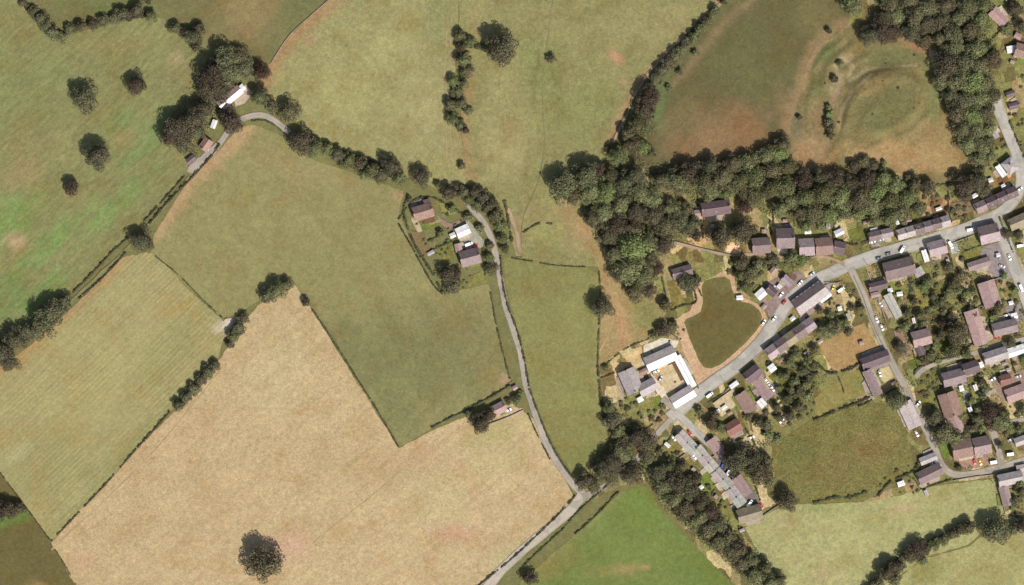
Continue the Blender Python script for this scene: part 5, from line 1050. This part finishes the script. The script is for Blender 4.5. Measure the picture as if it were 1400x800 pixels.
# ------------------------------------------------------------------ plots round the houses
HOUSES = []
def near_building(X, Y, pad):
    for (cx, cy, rr, ww, a) in BRECT:
        dx = X-cx; dy = Y-cy; u = dx*math.cos(a)+dy*math.sin(a); v = -dx*math.sin(a)+dy*math.cos(a)
        if abs(u) < rr/2+pad and abs(v) < ww/2+pad: return True
    return False
def near_road(X, Y, pad): return any(float(polydist(np.array(X), np.array(Y), L[::3])) < hw+pad for L, hw in ROADS)
rnd2 = random.Random(5)
pcols = [('paved_area', (202,186,168)), ('paved_area', (176,160,154)), ('paved_area', (190,176,160)), ('lawn', (136,146,84)), ('lawn', (150,150,88)), ('soil_bed', (128,104,82)), ('gravel_area', (214,200,178))]
for (cx, cy, L_, W_, a) in list(BRECT):
    if cx < -90 or L_*W_ < 28: continue
    for s in (-1, 1):
        if rnd2.random() < .15: continue
        nm_, c = rnd2.choice(pcols); ln = L_*rnd2.uniform(.45, .95); dp = rnd2.uniform(2.2, 5.0); off = rnd2.uniform(-.2, .2)*L_; v0 = s*(W_/2-.6)
        q = []
        for u, v in ((-ln/2, v0), (ln/2, v0), (ln/2*rnd2.uniform(.7, 1), v0+s*dp), (-ln/2*rnd2.uniform(.7, 1), v0+s*dp*rnd2.uniform(.7, 1))):
            u += off; X = cx+u*math.cos(a)-v*math.sin(a); Y = cy+u*math.sin(a)+v*math.cos(a); q.append((X/S+700, 400-Y/S))
        mx, my = PX(sum(p[0] for p in q)/4, sum(p[1] for p in q)/4)
        if near_road(mx, my, 1.5): continue
        patch(nm_, q, c)
ns = 0
hs_ = [o for o in list(scene.objects) if o.name.split('.')[0] in ('house', 'terraced_house') and o.location.x > 100]
rnd2.shuffle(hs_)
for h_ in hs_:
    if ns >= 40: break
    cx, cy = h_.location.x, h_.location.y; a = h_.rotation_euler.z
    br = [b for b in BRECT if abs(b[0]-cx) < .01 and abs(b[1]-cy) < .01][0]
    for t in range(6):
        s = rnd2.choice((-1, 1)); v = s*(br[3]/2+rnd2.uniform(3, 11)); u = rnd2.uniform(-.5, .5)*br[2]
        X = cx+u*math.cos(a)-v*math.sin(a); Y = cy+u*math.sin(a)+v*math.cos(a)
        if near_building(X, Y, 2.2) or near_road(X, Y, 2.5) or any(math.hypot(tx-X, ty-Y) < tr*.7+1 for tx, ty, tr in TREES): continue
        rf_ = rnd2.choice(('white', 'pale', 'pale', 'grey', 'brown', 'pink', 'slate2')); ad = {'white': 'white', 'pale': 'pale', 'grey': 'grey', 'brown': 'brown', 'pink': 'pinkish', 'slate2': 'slate'}[rf_]
        base = ' '.join(h_['label'].split()[:11])
        house(X/S+700, 400-Y/S, rnd2.uniform(5, 9), rnd2.uniform(4, 6), math.degrees(a)+rnd2.choice((0, 90))+rnd2.uniform(-6, 6), f'{ad} garden shed behind the {base}', rf_, 'stone', 2.0, rnd2.uniform(10, 25), 0, 'garden_shed', 'shed', wins=False, over=0.1)
        ns += 1; break
HL = 0
for h_ in [o for o in list(scene.objects) if o.get('category') in ('house', 'building') and o.location.x > 60 and o.name.split('.')[0] == 'house']:
    cx, cy = h_.location.x, h_.location.y; a = h_.rotation_euler.z
    br = [b for b in BRECT if abs(b[0]-cx) < .01 and abs(b[1]-cy) < .01][0]; L_, W_ = br[2], br[3]
    for s in (-1, 1):
        v0 = s*(W_/2+1.5); ln = rnd2.uniform(7, 15); u0 = (L_/2+1.2)*rnd2.choice((-1, 1)); pts = []
        for t in (0, .5, 1):
            v = v0+s*ln*t; u = u0+rnd2.uniform(-.5, .5); X = cx+u*math.cos(a)-v*math.sin(a); Y = cy+u*math.sin(a)+v*math.cos(a)
            pts.append((X, Y))
        if any(near_building(X, Y, 1.0) or near_road(X, Y, 1.2) for X, Y in pts): continue
        ww = h_['label'].split(); base = ' '.join(ww[:11])
        hedge([(X/S+700, 400-Y/S) for X, Y in pts], rnd2.uniform(1.8, 3), rnd2.uniform(1, 1.8), ('south' if s*math.cos(a) < 0 else 'north')+' garden hedge of the '+base, gap=rnd2.choice((0, .2, .35)))
        HL += 1

# ------------------------------------------------------------------ stone walls
def stone_wall(pts, label, th=0.5, hgt=1.1):
    L = smooth_line(pts, 2.0); T_ = np.gradient(L, axis=0); T_ /= np.linalg.norm(T_, axis=1)[:, None]+1e-9
    Nn = np.stack([-T_[:, 1], T_[:, 0]], 1); n = len(L)
    tw = th/2*(1+RNG.uniform(-.15, .15, n))[:, None]; zb = h0(L[:, 0], L[:, 1]); zt = zb+hgt+RNG.uniform(-.1, .1, n)+0.15
    A = L-Nn*tw; B = L+Nn*tw
    V = np.concatenate([np.column_stack([A, zb-0.3]), np.column_stack([A, zt]), np.column_stack([L, zt+.12]), np.column_stack([B, zt]), np.column_stack([B, zb-0.3])])
    i = np.arange(n-1); F = np.concatenate([np.stack([k*n+i, (k+1)*n+i, (k+1)*n+i+1, k*n+i+1], 1) for k in range(4)])
    c0 = np.array([L[:, 0].mean(), L[:, 1].mean(), 0]); c0[2] = h0(c0[0], c0[1])
    F2 = [tuple(f) for f in F]+[(0, n, 2*n, 3*n, 4*n), tuple(k*n+n-1 for k in (4, 3, 2, 1, 0))]
    o = link('stone_wall', mesh_np('stone_wall', V-c0, F2, [M_STONE]), loc=tuple(c0)); tag(o, label, 'wall', 'stone walls')
for pts, lb in [([(1303,657),(1330,652),(1358,649)],'stone wall along the top of the long meadow'),([(1364,646),(1368,672),(1374,702)],'stone wall down the east side of long meadow'),
  ([(1040,707),(1056,696),(1068,688)],'stone wall running east from the terrace end house'),([(975,551),(990,540),(1012,524)],'street-side stone wall by the concrete yard'),
  ([(660,583),(690,572),(716,560)],'stone wall on the south side of lone cottage'),([(895,326),(925,331),(960,340),(1000,349)],'stone wall beside the cottage track'),
  ([(900,460),(912,455),(925,462)],'stone wall curving above the farm barn'),([(1340,377),(1352,383),(1366,380),(1378,374)],'curved stone wall under the car park'),
  ([(1168,378),(1180,405),(1192,438),(1206,470)],'stone wall on the west side of side road'),([(1186,372),(1198,400),(1212,440)],'stone wall on the east side of side road'),
  ([(1300,333),(1320,326),(1332,321)],'stone wall fronting the junction garden'),([(1150,385),(1140,387),(1128,386)],'low stone wall on the roadside grass'),
  ([(370,88),(395,50),(425,22),(450,0)],'thin field wall climbing to the top edge')]:
    stone_wall(pts, lb, hgt=0.6 if 'thin' in lb else 1.1, th=0.35 if 'thin' in lb else 0.5)
for (a, b, c_) in [((937,620),(929,626),'first'),((952,636),(958,642),'second'),((975,664),(984,658),'third'),((998,692),(1008,687),'fourth'),((968,628),(978,622),'fifth')]:
    stone_wall([a, b], f'short yard wall by the stepped terrace, {c_} from the top' if c_ != 'fifth' else 'short yard wall between the terrace and pink range')

# ------------------------------------------------------------------ vehicles
def car_protos():
    def loft(sec, mat, name):
        V = []; F = []; n = len(sec[0])
        for s in sec: V += s
        for i in range(len(sec)-1):
            for j in range(n):
                k = (j+1) % n; F.append((i*n+j, (i+1)*n+j, (i+1)*n+k, i*n+k))
        F.append(tuple(range(n))); F.append(tuple(reversed(range((len(sec)-1)*n, len(sec)*n))))
        return mesh_np(name, V, F, [mat], smooth=False)
    def sec(x, zb, zt, wb, wt, zm=None):
        zm = (zb+zt)/2 if zm is None else zm
        return [(x, -wb, zb), (x, -wb*1.02, zm), (x, -wt, zt), (x, wt, zt), (x, wb*1.02, zm), (x, wb, zb)]
    body = loft([sec(-2.1,.45,.75,.72,.66), sec(-2.0,.3,.95,.84,.74), sec(-1.3,.22,1.0,.88,.78), sec(0,.22,.98,.88,.8), sec(1.0,.22,.95,.88,.76), sec(1.7,.25,.82,.86,.7), sec(2.1,.4,.62,.7,.6)], CARP['white'], 'body')
    cab = loft([sec(-1.75,.97,1.0,.74,.72), sec(-1.25,.97,1.42,.76,.6), sec(.1,.97,1.45,.76,.6), sec(1.0,.95,.99,.74,.7)], M_GLASS, 'windows')
    roof = MB(); roof.quad([(-1.2,-.58,1.435),(.05,-.58,1.465),(.05,.58,1.465),(-1.2,.58,1.435)]); roof.quad([(-1.2,-.6,1.41),(-1.2,-.58,1.435),(-1.2,.58,1.435),(-1.2,.6,1.41)]); roof.box(-1.22,-.61,1.40,.08,.61,1.47)
    rf = roof.mesh('roof_panel', [CARP['white']])
    wh = MB(); wh.cyl(0,0,-.11,.11,.33,.33,12,0,'y'); wheel = wh.mesh('wheel', [M_TYRE])
    rm = MB(); rm.cyl(0,0,-.12,.12,.2,.2,10,0,'y'); rim = rm.mesh('rim', [M_RIM])
    hlm = MB(); hlm.box(-.06,-.16,-.07,.06,.16,.07); hd = hlm.mesh('headlight', [M_LAMP]); tl = hlm.mesh('tail_light', [M_TAIL])
    c = empty('parked_car', (0,0,0))
    link('body', body, c); link('windows', cab, c); link('roof_panel', rf, c)
    for x in (-1.3, 1.3):
        for y in (-.8, .8):
            k = link('wheel', wheel, c, (x, y, .33)); link('rim', rim, k)
    for y in (-.52, .52): link('headlight', hd, c, (2.03, y, .62)); link('tail_light', tl, c, (-2.06, y, .74))
    # van
    vb = loft([sec(-2.6,.35,2.0,.94,.82), sec(-2.5,.3,2.15,.96,.86), sec(1.1,.3,2.15,.96,.84), sec(1.75,.3,1.35,.95,.8), sec(2.45,.35,1.0,.9,.72), sec(2.55,.45,.7,.8,.66)], CARP['white'], 'body')
    wd = MB(); wd.quad([(1.13,-.76,2.08),(1.13,.76,2.08),(1.73,.72,1.42),(1.73,-.72,1.42)][::-1])
    wd.v = [(x+.03,y,z+.03) for x,y,z in wd.v]
    v = empty('van', (0,0,0)); link('body', vb, v); link('windscreen', wd.mesh('windscreen', [M_GLASS]), v)
    for x in (-1.6, 1.7):
        for y in (-.86, .86):
            k = link('wheel', wheel, v, (x, y, .33)); link('rim', rim, k)
    for y in (-.6, .6): link('headlight', hd, v, (2.5, y, .72)); link('tail_light', tl, v, (-2.58, y, .9))
    # caravan
    cb = loft([sec(-2.4,.6,1.9,1.0,.8), sec(-2.2,.45,2.45,1.1,.98), sec(1.9,.45,2.45,1.1,.98), sec(2.4,.7,1.5,1.0,.8)], CARP['white'], 'body')
    g = empty('caravan', (0,0,0)); link('body', cb, g)
    cw = MB(); cw.box(-1.4,-1.12,1.3,-.4,1.12,1.9); cw.box(.2,-1.12,1.3,1.2,1.12,1.9); link('windows', cw.mesh('windows', [M_GLASS]), g)
    sv = MB(); sv.box(-.5,-.3,2.44,.3,.3,2.56); link('roof_vent', sv.mesh('roof_vent', [M_FRAME]), g)
    hb = MB(); hb.tube((2.2,0,.6),(3.3,0,.5),.05,.05); link('towbar', hb.mesh('towbar', [M_RIM]), g)
    for y in (-.95,.95):
        k = link('wheel', wheel, g, (0,y,.33)); link('rim', rim, k)
    return {'car': c, 'van': v, 'caravan': g}
VP = car_protos(); vused = {}
def vehicle(kind, x, y, ang, colr, label, s=1.0):
    o = VP[kind]
    if vused.get(kind): o = copy_tree(VP[kind])
    vused[kind] = 1
    X, Y = PX(x, y)
    onroad = any(float(polydist(np.array(X), np.array(Y), L[::2])) < hw+0.3 for L, hw in ROADS)
    o.location = (X, Y, H(X, Y)+(0.42 if onroad else 0.25)); o.rotation_euler = (0, 0, math.radians(ang)); o.scale = (s, s, s)
    for chd in o.children:
        if chd.data and chd.name.split('.')[0] in ('body', 'roof_panel'):
            chd.material_slots[0].link = 'OBJECT'; chd.material_slots[0].material = CARP[colr]
    tag(o, label, {'car': 'car', 'van': 'van', 'caravan': 'caravan'}[kind], 'parked vehicles'); return o
CARS = [('car',943,592,-50,'red','bright red car parked at the top of the terrace road'),('car',921,599,-48,'white','white car in the yard left of the first terrace house'),('car',949,624,-50,'white','white car in the front garden below the first terrace stretch'),
 ('car',988,635,70,'blue','small blue car behind the third terrace stretch'),('van',996,645,60,'white','white van behind the third terrace stretch'),('van',1025,688,55,'white','white van above the terrace end house'),('car',1041,692,-60,'red','red car east of the terrace end house'),
 ('van',970,540,38,'white','white van driving on the street by the concrete yard'),('van',979,563,38,'white','white van at the edge of the concrete yard'),('car',1027,598,20,'white','white car among bushes southeast of reddish cottage'),('van',1069,574,50,'white','white van in the back yard near the rough ground'),
 ('car',897,508,20,'white','white car in the farm court, left of two'),('car',903,518,60,'silver','silver car in the farm court, right of two'),('car',1058,436,55,'white','white car on the street beside the forecourt'),('car',1044,441,60,'white','white car on the triangle field margin by the street'),
 ('car',1072,413,50,'red','red car on the forecourt facing the hall'),('car',1068,403,55,'white','white car above the red forecourt car'),('car',1056,393,20,'silver','silver car outside the small forecourt house'),('car',1094,387,48,'white','white car on the street above the hall'),
 ('car',1110,375,40,'silver','silver car at the roadside near the forecourt corner'),('van',1150,396,35,'white','white van in the yard east of the hall'),('car',1139,394,70,'yellow','small yellow car beside the white van near hall'),('car',1110,347,0,'white','white car on the terrace of the third bend-row house'),
 ('car',1205,328,14,'silver','silver car in front of the short terrace'),('car',1193,331,14,'white','white car at the west end of short terrace'),('car',1202,353,16,'grey','grey car on the street verge west of broad slate house'),('car',1215,347,16,'grey','dark grey car second on the same verge'),('van',1234,341,60,'white','white van on the street before the broad slate house'),
 ('van',1300,335,-60,'white','white van on the mint patio beside conservatory house'),('van',1327,314,12,'white','white van parked on the street by junction garden'),('car',1380,352,-65,'white','white car in the middle of the right-hand road'),('van',1395,336,12,'white','white van east of the right-hand road'),
 ('van',1396,394,-65,'white','white van on the right-hand road near the frame edge'),('car',1204,416,-60,'silver','silver car in the yard east of side road'),('car',1199,437,-65,'white','white car parked on the side road, upper of two'),('car',1206,448,-65,'white','white car parked on the side road, lower of two'),
 ('car',1203,511,-70,'white','white car in the pale courtyard of L-shaped house'),('car',1255,552,50,'white','white car beside the garden east of side road'),('car',1245,548,-60,'black','black car on the verge above the long grey workshop'),('van',641,334,20,'white','white van in the hamlet yard'),('car',650,337,25,'red','red car in the hamlet yard'),
 ('car',630,320,25,'white','white car in front of the pale hamlet shed'),('caravan',1358,632,10,'white','long white caravan at the roadside of the close'),('car',1340,632,-70,'yellow','yellow car on the paved yard near long caravan'),('car',1332,631,-75,'red','orange-red car beside the yellow one'),
 ('caravan',1381,621,8,'white','white caravan on the plot east of the close'),('car',1357,519,30,'white','white car beside the orange-roofed house'),('car',1392,515,15,'silver','silver car right of the orange-roofed house'),('car',1382,601,25,'silver','silver car clipped near the right edge above caravan'),
 ('car',1364,461,20,'red','red car outside the slate house with pale gable'),('car',1287,580,-65,'grey','grey car shaded by trees near the side road'),('van',1282,634,-50,'white','white van at the purple slate cottage gable'),('car',1394,259,35,'white','white car at the top end of upper terrace'),('car',695,561,25,'white','white car in the lone cottage drive'),
 ('car',1056,531,-55,'white','white car, first of three in the back yard'),('car',1052,527,-55,'silver','silver car, second of three in the back yard'),('car',1048,521,-55,'white','white car, third of three in the back yard'),('car',1275,633,30,'silver','silver car beside the white van at cottage gable'),
 ('car',1364,352,-20,'grey','grey car in the car park, left of two'),('car',1370,364,-20,'silver','silver car in the car park, right of two'),('car',1253,593,-60,'white','white car at the south end of the grey workshop'),('car',1377,431,15,'white','white car beside the small white-topped shed')]
for k, x, y, a, c, lb in CARS: vehicle(k, x, y, a, c, lb, 1.05)

# ------------------------------------------------------------------ small things
def trampoline(x, y, r, label):
    X, Y = PX(x, y); t = empty('trampoline', (X, Y, H(X, Y)+0.15)); tag(t, label, 'trampoline')
    b = MB(); b.cyl(0, 0, .78, .80, r*.8, r*.8, 20); link('mat', b.mesh('mat', [M_TYRE]), t)
    f = MB(); n = 20
    for i in range(n):
        a0 = 2*math.pi*i/n; a1 = 2*math.pi*(i+1)/n
        f.quad([(r*math.cos(a0), r*math.sin(a0), .82), (r*math.cos(a1), r*math.sin(a1), .82), (r*.82*math.cos(a1), r*.82*math.sin(a1), .83), (r*.82*math.cos(a0), r*.82*math.sin(a0), .83)][::-1])
    link('rim_pad', f.mesh('rim_pad', [simple_noise_mat('rim_pad', (.04,.07,.10), .1)]), t)
    l = MB(); l.tube((0, 0, 0), (0, 0, .8), .03, .03); lm = l.mesh('leg', [M_RIM])
    for i in range(6): link('leg', lm, t, (r*.9*math.cos(i*1.047), r*.9*math.sin(i*1.047), 0))
trampoline(1246, 392, 1.9, 'round dark trampoline on the larger lawn behind the broad slate house')
def gate(x, y, ang, label):
    X, Y = PX(x, y); g = empty('field_gate', (X, Y, H(X, Y)), math.radians(ang)); tag(g, label, 'gate', 'field gates')
    p = MB(); p.box(-.09, -.09, -.4, .09, .09, 1.4); pm = p.mesh('post', [M_WOOD])
    link('post', pm, g, (-1.8, 0, 0)); link('post', pm, g, (1.8, 0, 0))
    r = MB(); r.box(-1.68, -.025, -.04, 1.68, .025, .04); rm = r.mesh('rail', [M_WOOD])
    for i in range(5): link('rail', rm, g, (0, 0, .3+.22*i))
for x, y, a, lb in [(308,437,40,'wooden gate in the pale worn gateway between three fields'),(698,523,25,'wooden gate where the dark hedge meets the lane'),(791,672,-50,'wooden gate at the lane junction corner of tan field'),(710,352,0,'wooden gate at the foot of the meadow track'),(775,718,40,'wooden gate into the bright green field')]: gate(x, y, a, lb)
def pole(x, y, label):
    X, Y = PX(x, y); g = empty('telegraph_pole', (X, Y, H(X, Y))); tag(g, label, 'pole', 'telegraph poles')
    b = MB(); b.cyl(0, 0, -.5, 7.5, .14, .1, 8); link('pole', b.mesh('pole', [M_WOOD]), g)
    c = MB(); c.box(-.8, -.05, 6.9, .8, .05, 7.0); link('crossarm', c.mesh('crossarm', [M_WOOD]), g)
for x, y, lb in [(1080,402,'telegraph pole beside the street at the forecourt'),(1186,362,'telegraph pole at the side road mouth'),(1262,342,'telegraph pole on the street by the conservatory house'),(733,556,'telegraph pole on the lane bend below the lone cottage'),(990,522,'telegraph pole on the street above the concrete yard')]: pole(x, y, lb)

# ------------------------------------------------------------------ shrubs
SHR = []
def shrub_free(X, Y, r):
    for (cx, cy, rr, ww, a) in BRECT:
        dx = X-cx; dy = Y-cy; u = dx*math.cos(a)+dy*math.sin(a); v = -dx*math.sin(a)+dy*math.cos(a)
        if abs(u) < rr/2+r*.8 and abs(v) < ww/2+r*.8: return False
    for L, hw in ROADS:
        if float(polydist(np.array(X), np.array(Y), L[::3])) < hw+r*.8: return False
    for k, x, y, a, c, lb in CARS:
        q = PX(x, y)
        if math.hypot(q[0]-X, q[1]-Y) < r+2.6: return False
    for (tx, ty, tr) in TREES:
        if math.hypot(tx-X, ty-Y) < tr*.7+r*.4: return False
    for (tx, ty, tr) in SHR:
        if math.hypot(tx-X, ty-Y) < (tr+r)*.7: return False
    return True
def shrubs(n, poly, phrase, rmin=1.1, rmax=2.9, kinds=('mid', 'mid', 'green', 'dark')):
    Pp = ARR(poly); x0, y0 = Pp.min(0); x1, y1 = Pp.max(0); out = []; tries = 0
    while len(out) < n and tries < n*30:
        tries += 1; X = random.uniform(x0, x1); Y = random.uniform(y0, y1); r = random.uniform(rmin, rmax)
        if not bool(inside(np.array(X), np.array(Y), Pp)) or not shrub_free(X, Y, r): continue
        SHR.append((X, Y, r)); out.append((X, Y, r))
    out.sort()
    for i, (X, Y, r) in enumerate(out):
        k = random.choice(kinds); R0, L = PROTO[k]['S']; cr, tr = random.choice(L); s = r/R0
        o = empty('shrub', (X, Y, H(X, Y)-0.3*r), random.uniform(0, 6), (s, s, s*.8))
        link('foliage', cr, o); link('stem', tr, o)
        tag(o, f'{KADJ[k]} garden shrub, {ordn(i)} from the west {phrase}', 'shrub', 'shrubs '+phrase)
shrubs(34, [(1050,490),(1100,455),(1118,500),(1115,560),(1060,600),(1040,590)], 'in gardens below the stepped row')
shrubs(40, [(1225,385),(1320,350),(1340,420),(1330,480),(1250,500),(1225,430)], 'in gardens east of the side road')
shrubs(32, [(1250,500),(1340,480),(1400,455),(1400,600),(1290,610),(1262,560)], 'in the lower right gardens')
shrubs(18, [(1340,380),(1400,390),(1400,460),(1345,470)], 'in gardens by the right-hand road')
shrubs(22, [(1160,295),(1300,260),(1340,270),(1330,300),(1190,318)], 'behind the long terrace')
shrubs(16, [(1000,345),(1100,350),(1060,372),(1010,400),(995,370)], 'above the forecourt')
shrubs(16, [(900,605),(930,620),(1000,690),(985,705),(925,650)], 'in the terrace front gardens')
shrubs(16, [(850,540),(905,555),(915,575),(860,590),(840,560)], 'south of the farmhouse')
shrubs(30, [(555,270),(625,285),(665,330),(640,400),(600,390)], 'in the hamlet gardens', 0.8, 1.8)
shrubs(10, [(1125,385),(1190,385),(1200,430),(1140,440)], 'between hall and side road', 0.9, 1.9)
shrubs(14, [(1200,650),(1290,615),(1290,660),(1210,690)], 'in the cottage gardens above the long meadow', 0.9, 1.9)
shrubs(14, [(1370,170),(1400,100),(1400,260),(1350,230)], 'beside the upper road', 1, 2.2)
shrubs(10, [(1375,660),(1400,660),(1400,710),(1380,710)], 'behind the meadow wall', 0.9, 1.9)
shrubs(12, [(1085,120),(1250,60),(1270,190),(1100,215)], 'dotted over the castle mound', 0.6, 1.2, ('dark',))
shrubs(9, [(890,500),(870,470),(950,440),(950,530),(975,600)], 'round the farm court', 0.8, 1.5)

UG = [('undergrowth',[(790,225),(905,225),(960,270),(955,335),(895,345),(900,400),(860,405),(815,330),(795,290),(760,262)],'bramble and scrub floor of the western wood'),
 ('undergrowth',[(900,235),(1070,200),(1090,240),(1255,240),(1262,300),(1180,318),(1165,300),(1060,300),(1000,265),(905,262)],'scrubby floor of the belt above the street'),
 ('undergrowth',[(1180,40),(1200,0),(1350,-10),(1362,60),(1358,225),(1340,232),(1310,190),(1280,130),(1278,60)],'scrubby floor of the north-east wood'),
 ('undergrowth',[(880,640),(935,628),(1000,715),(1060,775),(1070,830),(1040,810),(900,690)],'scrub beneath the belt behind the terrace'),
 ('undergrowth',[(790,655),(830,600),(830,560),(848,560),(890,585),(880,640),(820,672)],'scrub beneath the lane clump'),
 ('undergrowth',[(225,200),(225,170),(290,70),(340,75),(345,100),(300,150),(270,215)],'scrub beneath the hillside farm clump'),
 ('undergrowth',[(840,235),(890,110),(975,15),(985,10),(900,120),(895,200),(870,235)],'scrub beneath the diagonal belt'),
 ('undergrowth',[(1000,600),(1055,600),(1060,670),(1035,655),(1000,650)],'scrub behind the terrace road')]
for nme, pl, lb in UG: undergrowth(nme, pl, 0.9, 0.55, 0.4, 1.8, lb)
undergrowth('garden_plants', [(990,350),(1180,320),(1330,280),(1400,230),(1400,700),(1300,640),(1260,640),(1230,545),(1180,540),(1060,600),(1040,545),(1100,470),(1180,420),(1150,400),(1060,375)], 1.1, 0.42, 0.3, 2.4, 'mixed low planting through the village gardens', L_GREEN)
undergrowth('rough_tussocks', [(1060,612),(1110,578),(1180,554),(1228,560),(1240,620),(1240,650),(1180,678),(1110,684),(1072,668)], 0.8, 0.3, 0.1, 0.6, 'coarse tussocks over the rough ground', L_MID)
